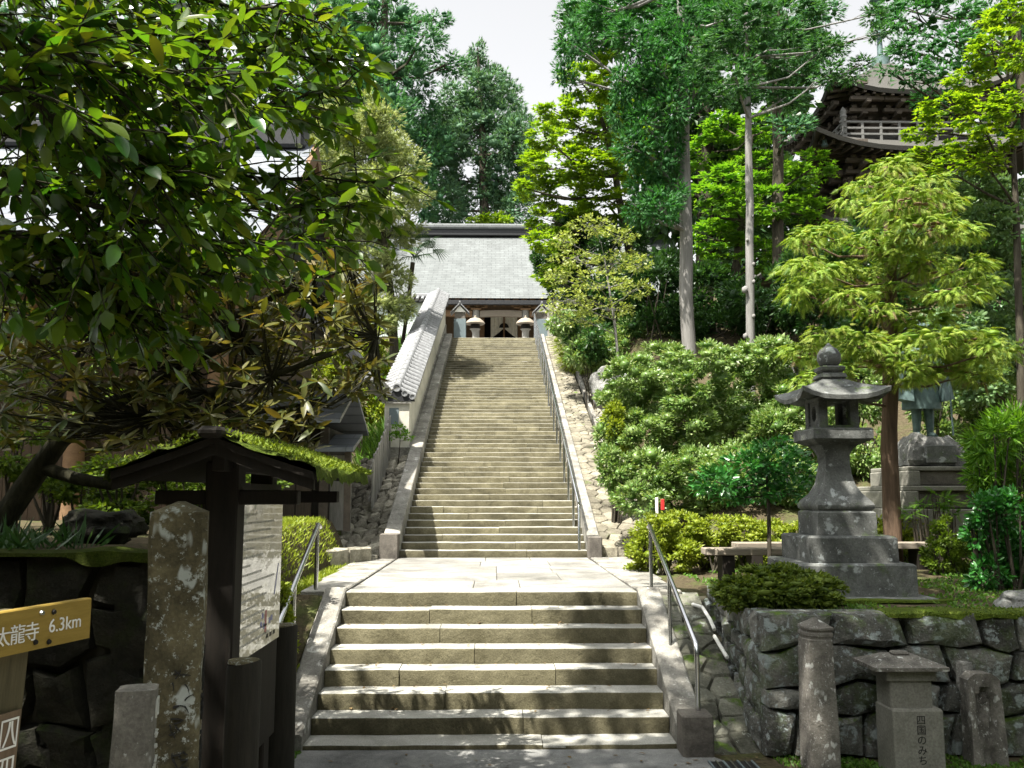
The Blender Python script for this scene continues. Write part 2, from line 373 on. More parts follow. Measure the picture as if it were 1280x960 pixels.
def voronoi(pts, box):
    out = []
    for i, p in enumerate(pts):
        poly = [(box[0],box[2]),(box[1],box[2]),(box[1],box[3]),(box[0],box[3])]
        for j in sorted(range(len(pts)), key=lambda q: (pts[q][0]-p[0])**2+(pts[q][1]-p[1])**2)[1:22]:
            q = pts[j]; mx, my = (p[0]+q[0])/2, (p[1]+q[1])/2; dx, dy = q[0]-p[0], q[1]-p[1]
            new = []
            for k in range(len(poly)):
                a, b = poly[k], poly[(k+1)%len(poly)]
                da = (a[0]-mx)*dx+(a[1]-my)*dy; db = (b[0]-mx)*dx+(b[1]-my)*dy
                if da <= 0: new.append(a)
                if da*db < 0: t = da/(da-db); new.append((a[0]+(b[0]-a[0])*t, a[1]+(b[1]-a[1])*t))
            poly = new
            if len(poly) < 3: break
        if len(poly) >= 3: out.append(poly)
    return out
def subdiv(poly):
    out = []
    for k in range(len(poly)):
        a, b = poly[k], poly[(k+1)%len(poly)]; out.append(a)
        if math.hypot(a[0]-b[0], a[1]-b[1]) > .06: out.append(((a[0]+b[0])/2, (a[1]+b[1])/2))
    cu = sum(p[0] for p in out)/len(out); cv = sum(p[1] for p in out)/len(out)
    rm = sum(math.hypot(p[0]-cu,p[1]-cv) for p in out)/len(out); res = []
    for p in out:     # round the corners a little
        r = math.hypot(p[0]-cu,p[1]-cv); s = min(1, (rm*1.12)/max(r,1e-6)); s = (s+1)/2 if s < 1 else 1
        res.append((cu+(p[0]-cu)*s, cv+(p[1]-cv)*s))
    return res
def jitter_pts(L, hgt, sp, ratio=1.0):
    out = []; r = 0; v = sp*.5
    while v < hgt:
        u = (sp*ratio*.5 if r % 2 else 0) + random.uniform(0,.4)*sp
        while u < L: out.append((u+random.uniform(-.3,.3)*sp*ratio, v+random.uniform(-.3,.3)*sp)); u += sp*ratio
        v += sp; r += 1
    return out
def lay(parent, polys, fmap, mat, name='stone', limit=300, **kw):
    """each outline becomes one stone under parent; past the limit they are joined as stuff"""
    for k, poly in enumerate(polys[:limit]):
        link(name, stone_mesh(poly, fmap, seed=random.uniform(0,50), name=name, **kw), mat, parent)
    if len(polys) > limit:
        b = MB()
        for poly in polys[limit:]:
            me = stone_mesh(poly, fmap, seed=random.uniform(0,50), **kw); b.add([v.co.copy() for v in me.vertices], [tuple(p.vertices) for p in me.polygons]); bpy.data.meshes.remove(me)
        tag(b.build('small_stones', mat, parent, 50), kind='stuff')

# ------------------------------------------------------------------ the two flights of steps
def step_block(x0, x1, y0, y1, z0, z1, parent, mat, sag=.007):
    b = MB(); st = max(4, int((x1-x0)/.16)+1); rings = []; e = .012
    tilt = random.uniform(-.006,.006); dy = random.uniform(-.008,.008)
    for i in range(st):
        t = i/(st-1); x = x0+.003+(x1-x0-.006)*t
        if i in (0, st-1): pass
        j1 = sag*nz((x*3, y0*5, z1*3), 1, 3.1); j2 = sag*nz((x*3, y0*5, z1*3), 1, 9.7); cut = e + (abs(nz((x*6,y0*3,z1),1,5))*.012)
        zt = z1 + j1 + tilt*(t-.5); yf = y0 + j2 + dy
        rings.append([Vector((x,yf+.004,z0)), Vector((x,yf,z1-cut*1.6)), Vector((x,yf+cut*.5,zt-cut*.4)), Vector((x,yf+cut*1.6,zt)), Vector((x,y1,zt)), Vector((x,y1,z0))])
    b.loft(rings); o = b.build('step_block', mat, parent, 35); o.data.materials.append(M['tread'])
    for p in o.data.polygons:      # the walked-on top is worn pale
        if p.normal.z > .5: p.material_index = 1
    return o
def flight(root, n, ya, yb, za, zb, hw, cuts_for, under=.12):
    rise = (zb-za)/n; run = (yb-ya)/max(1, n-1)
    for k in range(n):
        z1 = za+rise*(k+1); y0 = ya+run*k
        cuts = [-hw] + cuts_for(k) + [hw]
        for i in range(len(cuts)-1):
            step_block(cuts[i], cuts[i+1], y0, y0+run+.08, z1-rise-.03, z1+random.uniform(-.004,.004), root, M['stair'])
lower = empty('stone_staircase', (0,7.3,0), 'short lower flight of seven wide worn stone steps below the pale landing', 'staircase')
# joints (x) read off the photograph, bottom step first
lowcuts = [[.27],[-.40],[-.83,.58],[-.16],[-.50],[-.62,.40],[.25]]
flight(lower, 7, Y0, Y1, .05, Z1, 1.5, lambda k: lowcuts[k])
for a, b in ((-1.62,.42),(.42,1.5)): step_block(a, b, Y0-.30, Y0+.1, -.05, .05, lower, M['stair'])
def cheek(parent, x0, x1, pts, name='cheek_stone', mat=None, th=.26, cuts=4):
    """sloping kerb: pts = (y,z) of its top line"""
    (ya, za), (yb, zb) = pts
    for k in range(cuts):
        a = k/cuts; b = (k+1)/cuts; y_a, y_b = ya+(yb-ya)*a+.004, ya+(yb-ya)*b-.004; z_a, z_b = za+(zb-za)*a, za+(zb-za)*b
        m = MB(); e = .015; rings = []
        for t in (0,.25,.5,.75,1):
            y = y_a+(y_b-y_a)*t; z = z_a+(z_b-z_a)*t + .006*nz((x0,y*4,0))
            rings.append([Vector((x0,y,z-th)),Vector((x0,y,z-e)),Vector((x0+e,y,z)),Vector((x1-e,y,z)),Vector((x1,y,z-e)),Vector((x1,y,z-th))])
        m.loft(rings).build(name, mat or M['cheek'], parent, 35)
cheek(lower, 1.503, 1.735, ((7.50,.20),(9.46,1.09)), cuts=2, th=.45)
cheek(lower, -1.72, -1.503, ((7.45,.14),(9.46,1.09)), cuts=2, th=.45)
m = MB(); m.box(1.50,1.745,7.24,7.49,-.02,.325,.014); m.build('end_block', M['darkblock'], lower, 35)
# landing
land = tag(MB().box(-1.5,1.5,9.5,14.4,.85,1.028).build('landing', M['joint']), kind='structure')
ysl = [9.56, 10.7, 11.75, 12.8, 13.75, 14.53]
for i in range(5):
    cs = [-1.5] + sorted(random.uniform(-.9,.9) for _ in range(2)) + [1.5]
    for a, b in zip(cs, cs[1:]):
        if b-a > .1: MB().box(a+.003,b-.003,ysl[i]+.003,ysl[i+1]-.003,.95,1.045+random.uniform(-.002,.002),.006).build('paving_slab', M['paving'], land)
for i, (ya, yb) in enumerate(((9.5,10.9),(10.9,12.2),(12.2,13.4),(13.4,14.5))):
    for s in (-1, 1):
        xa, xb = (1.532, 1.98+.05*i)
        MB().box(min(s*xa,s*xb),max(s*xa,s*xb),ya+.006,yb-.006,.9,1.05+random.uniform(-.006,.006),.012,j=.006).build('edge_slab', M['cheek'], land)
upper = empty('stone_staircase', (0,14.5,Z1), 'long upper flight of some forty stone steps climbing from the landing to the hall', 'staircase')
NU = 58
def upcuts(k):
    r = random.Random(k*13+5); n = 1 if r.random() < .45 else 2
    c = sorted(r.uniform(-1.1,1.1) for _ in range(n))
    return c if n == 1 or c[1]-c[0] > .4 else [c[0]]
flight(upper, NU, Y2, Y3, Z1, Z3, 1.5, upcuts)
cheek(upper, -1.76, -1.503, ((14.58,1.42),(Y3-.1,Z3+.12)), cuts=12, th=.6)
cheek(upper, 1.503, 1.70, ((14.58,1.40),(Y3-.1,Z3+.12)), cuts=12, th=.6)
MB().box(-1.79,-1.50,14.30,14.57,1.0,1.43,.014).build('end_block', M['darkblock'], upper, 35)
MB().box(1.50,1.72,14.32,14.57,1.0,1.38,.014).build('end_block', M['darkblock'], upper, 35)

# ------------------------------------------------------------------ handrails
def handrail(x, line, posts, label, r=.021, h=.0, name='handrail', drop_end=None):
    root = empty(name, (x, line[0][0], posts[0][1]), label, 'handrail')
    m = MB(); m.tube([(x, y, z) for y, z in line], r, 12); m.build('top_rail', M['steel'], root, 40)
    for y, zb, zt in posts:
        MB().tube([(x,y,zb-.06),(x,y,zt)], r*.9, 12).build('post', M['steel'], root, 40)
    return root
handrail(1.66, [(9.62,1.70),(9.55,1.72),(7.45,.845),(7.415,.80),(7.41,.75),(7.41,.27)], [(9.5,1.05,1.69),(8.52,.62,1.285)],
         'stainless steel handrail beside the lower steps, ending on the dark stone block')
handrail(-1.84, [(9.72,1.70),(9.62,1.725),(7.75,.82),(7.70,.77),(7.70,.2)], [(9.58,1.0,1.70),(8.55,.6,1.205)],
         'stainless steel handrail rising behind the dark log bollards to the landing', .026)
ps = []
for i in range(17):
    y = 14.62 + i*(Y3+.1-14.62)/16; ps.append((y, UP(y)+.02, UP(y)+.85))
handrail(1.38, [(14.60,1.02),(14.60,1.84),(14.64,1.90),(Y3+.1,Z3+.87),(Y3+.35,Z3+.87)], ps, 'long grey handrail with many posts climbing the right edge of the upper steps', .024)

# ------------------------------------------------------------------ retaining walls and stone banks
def moss_strip(parent, p0, p1, depthv, wid, thick=.05, name='moss', mat='moss'):
    p0, p1, dv = Vector(p0), Vector(p1), Vector(depthv).normalized(); n = max(8, int((p1-p0).length/.05)); b = MB(); rings = []
    for i in range(n+1):
        p = p0+(p1-p0)*(i/n); k = thick*(.55+.9*max(-.3, noise.noise(p*3.1+Vector((3,1,7))))); w = wid*(.75+.5*noise.noise(p*2.3))
        f = .035*noise.noise(p*6)+.01
        rings.append([p-dv*(.035+f)-Vector((0,0,.01+.09*max(0,noise.noise(p*3.0)))), p-dv*(.03+f)+Vector((0,0,k*.5)), p+dv*wid*.15+Vector((0,0,k)), p+dv*w*.55+Vector((0,0,k*.9)), p+dv*w+Vector((0,0,-.01))])
    b.loft(rings, cap=False, closed=False); o = tag(b.build(name, M[mat], parent, 60), kind='stuff')
    return o
rw = empty('retaining_wall', (2.12,7.3,0), 'retaining wall of big lichened grey stones with moss along its top, under the stone lantern', 'stone wall')
polys = rows_polys(6.4, 1.10, .26, .42, .3)
lay(rw, polys, lambda u, v, w: (2.14+u, 7.34-w+.05*v-.10, v), M['wallrock'], bulge=.05, gap=.012, rough=.03, depth=.3, rings=((.99,-.03),(.92,.4),(.55,1.0)))
def sidemap(u, v, w):   # the wall's return beside the ramp
    return (2.16+.10*(u/2.2)-w, 7.36+u, -.0 + v*(1-.55*(u/2.2)) + .55*(u/2.2)*1.10)
lay(rw, rows_polys(2.2, 1.10, .27, .42, .3), sidemap, M['wallrock'], bulge=.05, gap=.012, rough=.03, depth=.16, rings=((.99,-.03),(.92,.4),(.55,1.0)))
MB().box(2.20,8.6,7.42,7.47,-.05,1.04).build('core', M['joint'], rw)
MB().box(2.27,2.32,7.45,9.5,-.05,1.04).build('core', M['joint'], rw)
moss_strip(rw, (3.15,7.31,1.075), (8.5,7.31,1.075), (0,1,0), .4, .055)
# paved ramp beside the lower steps
ramp = tag(MB().add([(1.74,7.5,-.01),(2.2,7.5,-.01),(2.25,9.6,.98),(1.74,9.6,.98)],[(0,1,2,3)]).build('ramp', M['joint']), kind='structure')
lay(ramp, [subdiv(p) for p in voronoi(jitter_pts(2.3,.44,.19,1.2), (0,2.3,0,.42))], lambda u, v, w: (1.755+v, 7.35+u*.97, .01+max(0,(u-.05))*.455+w), M['ramp'], name='flagstone', bulge=.012, gap=.007, rough=.014, depth=.08)
lw = empty('retaining_wall', (-2.12,5.8,0), 'dark shaded mossy stone wall behind the signpost and the carved pillars', 'stone wall')
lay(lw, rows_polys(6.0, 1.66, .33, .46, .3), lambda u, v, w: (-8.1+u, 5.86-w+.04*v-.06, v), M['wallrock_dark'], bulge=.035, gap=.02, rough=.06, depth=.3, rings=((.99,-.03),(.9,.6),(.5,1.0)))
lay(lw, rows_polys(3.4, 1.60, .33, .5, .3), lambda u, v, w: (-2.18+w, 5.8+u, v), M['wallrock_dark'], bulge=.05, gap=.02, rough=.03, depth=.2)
MB().box(-2.27,-2.23,5.9,9.2,-.05,1.55).build('core', M['joint'], lw)
MB().box(-8.1,-2.2,5.93,5.98,-.05,1.6).build('core', M['joint'], lw)
moss_strip(lw, (-8,5.83,1.66), (-2.12,5.83,1.66), (0,1,0), .5, .05, mat='mossshade')
moss_strip(lw, (-2.14,5.83,1.62), (-2.14,9.0,1.62), (-1,0,0), .35, .05, mat='mossshade')
# low stone kerbs stepping off the landing to the left
def low_wall(label, pts, z0, z1, mat):
    root = empty('low_stone_wall', (*pts[0], z0), label, 'stone wall')
    for (xa, ya), (xb, yb) in zip(pts, pts[1:]):
        L = math.hypot(xb-xa, yb-ya); dx, dy = (xb-xa)/L, (yb-ya)/L
        n = max(1, int(round(L/.55)))
        for k in range(n):
            pl = [(k*L/n+.008,z0),( (k+.5)*L/n,z0),((k+1)*L/n-.008,z0),((k+1)*L/n-.008,z1),((k+.5)*L/n,z1+random.uniform(-.02,.02)),(k*L/n+.008,z1)]
            me = MB(); rings = []
            for off in (-.16,-.13,.13,.16):
                sh = .02 if abs(off) > .15 else 0
                rings.append([Vector((xa+dx*u-dy*off, ya+dy*u+dx*off, v-(sh if v > (z0+z1)/2 else 0)))+noise.noise_vector(Vector((u*4,v*4,off*9+k)))*.02 for u, v in pl])
            me.loft(rings); me.build('stone', mat, root, 40)
    return root
low_wall('low rough stone kerb curving away from the landing edge under the left handrail', [(-1.98,13.9),(-2.5,12.9),(-3.3,12.3),(-4.6,12.1)], .9, 1.26, M['rubble'])
low_wall('upper stone kerb in front of the dark gatehouse doorway', [(-2.6,14.0),(-3.3,13.7),(-4.8,13.5)], 1.2, 1.58, M['rubble'])
# rubble banks either side of the upper flight
lb = empty('rubble_bank', (-2.2,14.5,1), 'sunlit bank of fitted rubble between the upper steps and the picket fence', 'stone bank')
pol = [subdiv(p) for p in voronoi(jitter_pts(5.0,1.05,.21,1.1), (0,5.0,0,1.05))]
lay(lb, pol, lambda u, v, w: (-1.78-v, 14.05+u, UP(14.05+u)+.02+.25*max(0,.35-v)*(1 if u > .4 else 0)+w-.30*max(0,v-.65)), M['rubble'], bulge=.05, gap=.016, rough=.035, depth=.12, rings=((.99,-.03),(.86,.7),(.5,1.0)))
rb = empty('paved_bank', (2,14.6,1), 'sloping strip of flat sandy stones beside the long grey handrail', 'stone bank')
pol = [subdiv(p) for p in voronoi(jitter_pts(16.0,.62,.20,1.4), (0,16.0,0,.62))]
pol.sort(key=lambda p: p[0][0])
lay(rb, pol, lambda u, v, w: (1.715+v*(1.1 if u < 6 else .9), 14.45+u, UP(14.45+u)+.16+w), M['sandstone'], name='flagstone', bulge=.012, gap=.008, rough=.015, depth=.2, rings=((.99,-.015),(.93,.5),(.6,1.0)))
MB().add([(1.70,14.45,1.05),(2.42,14.45,1.05),(2.42,30.5,UP(30.5)+.06),(1.70,30.5,UP(30.5)+.06)],[(0,1,2,3)]).build('bedding', M['joint'], rb)
db = empty('rubble_ditch', (2.5,14.2,1), 'narrow rubble gutter between the paved strip and the clipped shrubs', 'stone bank')
pol = [subdiv(p) for p in voronoi(jitter_pts(13.0,.5,.17,1.2), (0,13.0,0,.5))]
pol.sort(key=lambda p: p[0][0])
lay(db, pol, lambda u, v, w: (2.40+v*.95, 13.2+u, UP(13.2+u)+.06+w+.16*v-.03), M['rubble'], bulge=.035, gap=.010, rough=.035, depth=.12, rings=((.99,-.02),(.88,.7),(.5,1.0)))
def kerb_line(x, ya, yb, dz, parent, mat, w=.09):
    n = int((yb-ya)/.6)
    for k in range(n):
        a = ya+(yb-ya)*k/n+.01; b = ya+(yb-ya)*(k+1)/n-.01
        m = MB(); m.loft([[Vector((x-w/2,y,UP(y)+dz-.2)),Vector((x-w/2,y,UP(y)+dz)),Vector((x+w/2,y,UP(y)+dz)),Vector((x+w/2,y,UP(y)+dz-.2))] for y in (a,b)]); m.build('kerb_stone', mat, parent)
kerb_line(2.38, 17, 30, .2, db, M['cheek'])
# ------------------------------------------------------------------ lettering
def text_mesh(s, size, extrude=.001, align='CENTER', space=1.0):
    cu = bpy.data.curves.new('lettering', 'FONT'); cu.body = s; cu.size = size; cu.extrude = extrude; cu.align_x = align; cu.align_y = 'CENTER'; cu.space_line = space; cu.resolution_u = 3
    o = bpy.data.objects.new('lettering', cu); C.objects.link(o)
    dg = bpy.context.evaluated_depsgraph_get(); dg.update(); me = bpy.data.meshes.new_from_object(o.evaluated_get(dg))
    bpy.data.objects.remove(o); bpy.data.curves.remove(cu); me.materials.clear(); return me
def frame(origin, xdir, up=(0,0,1)):
    x = Vector(xdir).normalized(); y = Vector(up); y = (y - x*y.dot(x)).normalized(); z = x.cross(y)
    return Matrix.Translation(Vector(origin)) @ Matrix((x, y, z)).transposed().to_4x4()
def lettering(parent, s, size, origin, xdir, mat, up=(0,0,1), sx=1.0, sy=1.0, **kw):
    me = text_mesh(s, size, **kw); Fm = frame(origin, xdir, up) @ Matrix.Diagonal((sx, sy, 1, 1))
    me.transform(Fm); return link('lettering', me, mat, parent)
M['ink'] = plain('carved_dark_letter', (.03,.03,.028), .9)
M['chalk'] = plain('pale_letter', (.55,.56,.52), .9)

def carving(parent, origin, xdir, size, zs, mat, seed, wdt):
    rr = random.Random(seed); x = Vector(xdir).normalized(); up = Vector((0,0,1)); m = MB(); nrm = x.cross(up)
    for z in zs:      # worn brush strokes, too weathered to read
        for k in range(rr.randint(4,6)):
            u, v = rr.uniform(-.4,.35)*size, rr.uniform(-.45,.45)*size; a = rr.choice((0,.15,-1.2,-.9,-1.57,.9)); L = rr.uniform(.3,.7)*size; bend = rr.uniform(-.5,.5)
            for i in range(3):
                p0 = (u, v); u += math.cos(a)*L/3; v += math.sin(a)*L/3; a += bend; w0, w1 = wdt*(1-.25*i)*.5, wdt*(1-.25*(i+1))*.5
                q = [Vector(origin)+x*pp[0]+up*(z+pp[1]) for pp in ((p0[0]-math.sin(a)*w0,p0[1]+math.cos(a)*w0),(u-math.sin(a)*w1,v+math.cos(a)*w1),(u+math.sin(a)*w1,v-math.cos(a)*w1),(p0[0]+math.sin(a)*w0,p0[1]-math.cos(a)*w0))]
                m.prism([w-nrm*.004 for w in q], nrm*(.008))
    return m.build('carving', mat, parent)
# ------------------------------------------------------------------ signpost
sp = empty('signpost', (-1.53,2.75,0), 'leaning wooden trail post with a yellow board reading 6.3km', 'signpost')
a, b = P(-60,790,2.45), P(105,772,2.93); d = (b-a); d.z = 0; d.normalize(); nrm = Vector((d.y,-d.x,0))
zc0, zc1 = 1.652, 1.650
def brd(m, u0, u1, h, t, off=0):
    rings = []
    for u in (u0, u1):
        p = Vector((a.x,a.y,zc0)) + d*u
        rings.append([p+nrm*(off+t)+Vector((0,0,-h)), p+nrm*(off+t)+Vector((0,0,h-.004)), p+nrm*(off+t-.004)+Vector((0,0,h)), p+nrm*off+Vector((0,0,h)), p+nrm*off+Vector((0,0,-h))])
    return m.loft(rings)
Lb = (Vector((b.x,b.y,0))-Vector((a.x,a.y,0))).length
brd(MB(), -.25, Lb, .062, .024).build('board', M['signwood'], sp)
q = Vector((a.x,a.y,0)) + d*(Lb*.47) - nrm*.10
m = MB(); m.loft([[Vector((q.x,q.y,0)) + Vector((.035 if z > 1 else -.05,0,0)) + d*(sx*.055)+nrm*(sy*.05)+Vector((0,0,z)) for sx, sy in ((-1,-1),(1,-1),(1,1),(-1,1))] for z in (-.1,1.70)]); post = m.build('post', M['signpost'], sp)
org = lambda u, z, off=.0255: Vector((a.x,a.y,z)) + d*u + nrm*off
def upx(px):      # distance along the board seen at a photograph column
    lo, hi = -.3, Lb
    for _ in range(40):
        md = (lo+hi)/2; q_ = Vector((a.x,a.y,1.65))+d*md-Vector((CAMX,0,CAMH))
        if 640+F*q_.dot(_r)/q_.dot(_f) < px: lo = md
        else: hi = md
    return lo
for ch, px in (('太',-6),('龍',13),('寺',31)): lettering(sp, ch, .058, org(upx(px),1.640), d, M['white'])
lettering(sp, '6.3km', .056, org(upx(73),1.648), d, M['white'])
for u, z in ((42,1.693),(36,1.612),(57,1.69),(53,1.605)):
    c = org(upx(u), z); MB().tube([c, c+nrm*.006], [.0085,.006], 8).build('bolt', M['steel'] if z > 1.692 else M['darkwood'], sp)
def onpost(z, off=.052): return Vector((q.x,q.y,z)) + Vector((-.045+.085*z/1.74,0,0)) + nrm*off
lean = (onpost(1.5)-onpost(.5)).normalized()
m = MB(); c0, c1 = onpost(1.42,.053), onpost(.6,.053); m.prism([c0-d*.040, c0+d*.040, c1+d*.040, c1-d*.040], nrm*.006); m.build('name_plate', M['brownwood_v'], sp)
c = onpost(1.36,.0605); m = MB()
for x0,x1,z0,z1 in ((-.032,.032,.036,.042),(-.032,.032,-.042,-.036),(-.032,-.027,-.036,.036),(.027,.032,-.036,.036)): m.prism([c+d*x0+lean*z0, c+d*x1+lean*z0, c+d*x1+lean*z1, c+d*x0+lean*z1], nrm*.001)
for s in (-1,1):
    for t in range(5):
        x0, x1 = s*(.004+.018*(t/5)**2), s*(.004+.018*((t+1)/5)**2); z0, z1 = .034-.068*t/5, .034-.068*(t+1)/5
        m.prism([c+d*x0+lean*z0, c+d*(x0+.007)+lean*z0, c+d*(x1+.007)+lean*z1, c+d*x1+lean*z1], nrm*.001)
m.build('emblem', M['white'], sp)
lettering(sp, '四\n国\nの\nみ\nち', .078, onpost(1.08,.0605), d, M['white'], up=lean, space=1.15)

# ------------------------------------------------------------------ carved stone pillars on the left
def square_pillar(name, label, cat, cx, cy, w, dpt, z0, z1, rot, mat, cap=.05, lean=(0,0), taper=.0, worn=.006):
    root = empty(name, (cx,cy,z0), label, cat)
    Mx = Matrix.Translation((cx,cy,0)) @ Matrix.Rotation(rot,4,'Z'); m = MB(); rings = []; e = .018
    for i in range(15):
        t = i/14; z = z0+(z1-z0)*t; s = 1-taper*t; hw, hd = w/2*s, dpt/2*s
        pts = [(-hw+e,-hd),(0,-hd),(hw-e,-hd),(hw,-hd+e),(hw,0),(hw,hd-e),(hw-e,hd),(0,hd),(-hw+e,hd),(-hw,hd-e),(-hw,0),(-hw,-hd+e)]
        rings.append([Mx @ Vector((x+lean[0]*(z-z0)+worn*nz((x*9,y*9,z*4),1,2), y+lean[1]*(z-z0)+worn*nz((x*9,y*9,z*4),1,8), z)) for x, y in pts])
    top = [Mx @ Vector((p[0]+lean[0]*(z1-z0), p[1]+lean[1]*(z1-z0), z1+cap)) for p in [(x*.12,y*.12) for x, y in pts]]
    m.loft(rings+[top]); m.build('shaft', mat, root, 30)
    return root, Mx
bp, Mx = square_pillar('stone_pillar', 'tall square stone pillar blotched with pale lichen, beside the notice board', 'pillar', -1.315, 3.92, .225, .23, 0, 1.965, R(15), M['pillar'], .045, worn=.012)
carving(bp, Mx @ Vector((.116,.0,0)), Mx.to_3x3() @ Vector((0,1,0)), .12, [1.32-.155*k for k in range(9)], M['ink'], 21, .012)
carving(bp, Mx @ Vector((.03,-.1185,0)), Mx.to_3x3() @ Vector((1,0,0)), .075, [1.30-.10*k for k in range(9)], M['ink'], 5, .006)
sp2, Mx = square_pillar('stone_pillar', 'short leaning grey stone marker with pale brushed writing, before the tall lichened pillar', 'pillar', -1.30, 3.42, .145, .15, 0, 1.335, R(14), M['darkpost'], .012, lean=(.02,0), taper=.08, worn=.01)
lettering(sp2, '口', .085, Mx @ Vector((.0715+.02*1.26,0,1.26)), Mx.to_3x3() @ Vector((0,1,0)), M['chalk'], extrude=.003)
carving(sp2, Mx @ Vector((.075+.02*1.0,.0,0)), Mx.to_3x3() @ Vector((0,1,0)), .075, [1.14-.105*k for k in range(7)], M['chalk'], 9, .007)

# ------------------------------------------------------------------ roofed notice board
ki = empty('notice_kiosk', (-1.35,5.1,0), 'roofed wooden notice board with a mossy little gable roof and a glossy grey panel', 'notice board')
MB().box(-1.385,-1.225,4.44,4.58,0,2.20,.008).build('post', M['darkwood'], ki)
MB().box(-1.47,-1.335,5.56,5.69,0,2.18,.008).build('post', M['darkwood'], ki)
MB().box(-1.315,-1.255,4.3,5.8,2.15,2.23,.005).build('ridge_beam', M['darkwood'], ki)
for y in (4.51,5.62): MB().box(-1.64,-.94,y-.04,y+.04,1.99,2.06,.005).build('cross_beam', M['darkwood'], ki)
MB().box(-1.333,-1.315,4.58,5.72,.60,2.10).build('backing_board', M['darkwood'], ki)
rf = None
for s in (-1,1):
    m = MB(); n = 8; top = []; 
    prof = [(-1.285+s*.47*t, 2.31-.165*t-.006*math.sin(math.pi*t)) for t in [i/6 for i in range(7)]]
    rings = [[Vector((x,y,z)) for x, z in prof] + [Vector((x,y,z-.035)) for x, z in reversed(prof)] for y in (4.22,5.85)]
    m.loft(rings); o = m.build('roof_slope', M['darkwood'], ki, 35)
    m2 = MB(); rr = []
    for i in range(45):
        y = 4.20+1.67*i/44; row = []
        for k in range(13):
            t = k/12*1.02; x = -1.285+s*.47*t; z = 2.31-.165*t-.006*math.sin(math.pi*min(1,t))
            w = .006+.03*max(0,.35+noise.noise(Vector((x*5,y*5,s*3)))+.4*noise.noise(Vector((x*17,y*17,1)))) * (1.3 if t > .5 else .6)
            row.append(Vector((x+s*w*.3,y,z+w)))
        x, z = row[-1].x, row[-1].z; row.append(Vector((x+s*.01,y,z-.05-.05*abs(noise.noise(Vector((y*13,s,2)))))))
        rr.append(row)
    m2.loft(rr, cap=False, closed=False); tag(m2.build('moss', M['moss'], ki, 60), kind='stuff')
    MB().loft([[Vector((x,y,z-.036)) for x, z in prof]+[Vector((x,y,z-.085)) for i, (x, z) in reversed(list(enumerate(prof)))] for y in (4.24,4.27)]).build('barge_board', M['darkwood'], ki)
MB().box(-1.34,-1.23,4.14,5.92,2.30,2.355,.02).build('ridge_cap', M['darkwood'], ki)
def panelmat():
    t = NT('glossy_notice_panel'); w = t.noise(2.0, 3, .5, t.scaled((1,2.2,2.6)))
    p = t.pbr((.50,.50,.46), .06, t.bump(w, .25, .05), 0.0, .8); p.inputs['Coat Weight'].default_value = .6; p.inputs['Coat Roughness'].default_value = .03
    return t.done(p)
M['acrylic'] = panelmat()
pan = MB().box(-1.313,-1.303,4.60,5.72,1.165,1.985,.002).build('notice_panel', M['acrylic'], ki)
M['faint'] = plain('faded_print', (.40,.40,.375), .4); M['blueprint'] = plain('blue_print', (.18,.20,.45), .4); M['redprint'] = plain('red_print', (.4,.1,.12), .4)
m = MB(); rr = random.Random(3)
for i in range(16):
    z = 1.93-i*.046; L = rr.uniform(.25,.8); y = 4.68+rr.uniform(0,.05)
    while L > 0:
        w = rr.uniform(.02,.07); m.box(-1.3025,-1.302,y,y+w,z-.006,z+.006); y += w+.012; L -= w+.012
tag(m.build('print', M['faint'], pan), kind='stuff')
MB().box(-1.3025,-1.302,5.36,5.40,1.24,1.37).build('print', M['redprint'], pan)
m = MB()
for y, z in ((5.26,1.30),(5.32,1.285),(5.45,1.30),(5.50,1.31),(5.29,1.345)): m.box(-1.3025,-1.302,y,y+.04,z-.016,z+.016)
tag(m.build('print', M['blueprint'], pan), kind='stuff')
m = MB()
for y in (5.40,5.48,5.56): m.box(-1.3025,-1.302,y,y+.05,1.205,1.228)
tag(m.build('print', M['dark'], pan), kind='stuff')
MB().add([(-1.302,5.55,1.44),(-1.302,5.64,1.62),(-1.302,5.66,1.62),(-1.302,5.58,1.44)],[(0,1,2,3)]).build('print', M['blueprint'], pan)

def bollard(cx, cy, r, h, label):
    root = empty('log_bollard', (cx,cy,0), label, 'bollard'); m = MB(); n = 18; rings = []
    for z, s in ((0,1.03),(.3,1.0),(h*.6,.99),(h-.02,1.0),(h,.94)):
        rings.append([Vector((cx+r*s*(1+.05*nz((math.cos(2*math.pi*k/n)*2,math.sin(2*math.pi*k/n)*2,z*.3),1,cx))*math.cos(2*math.pi*k/n), cy+r*s*math.sin(2*math.pi*k/n), z + (.012*math.cos(2*math.pi*k/n) if z > h-.05 else 0))) for k in range(n)])
    m.loft(rings); m.build('log', M['logwood'], root, 40)
    m = MB(); m.lathe([(r*.93,0),(r*.90,.012),(r*.5,.018),(.001,.019)], 18, (cx,cy,h)); m.build('sawn_top', M['pillar'], root, 50)
_b = P(305,828,4.30); bollard(_b.x,4.30,.079,_b.z,'dark log bollard with a pale sawn top, under the notice panel')
bollard(-1.56,6.93,.112,1.06,'thick dark log bollard standing where the steel handrail comes down')

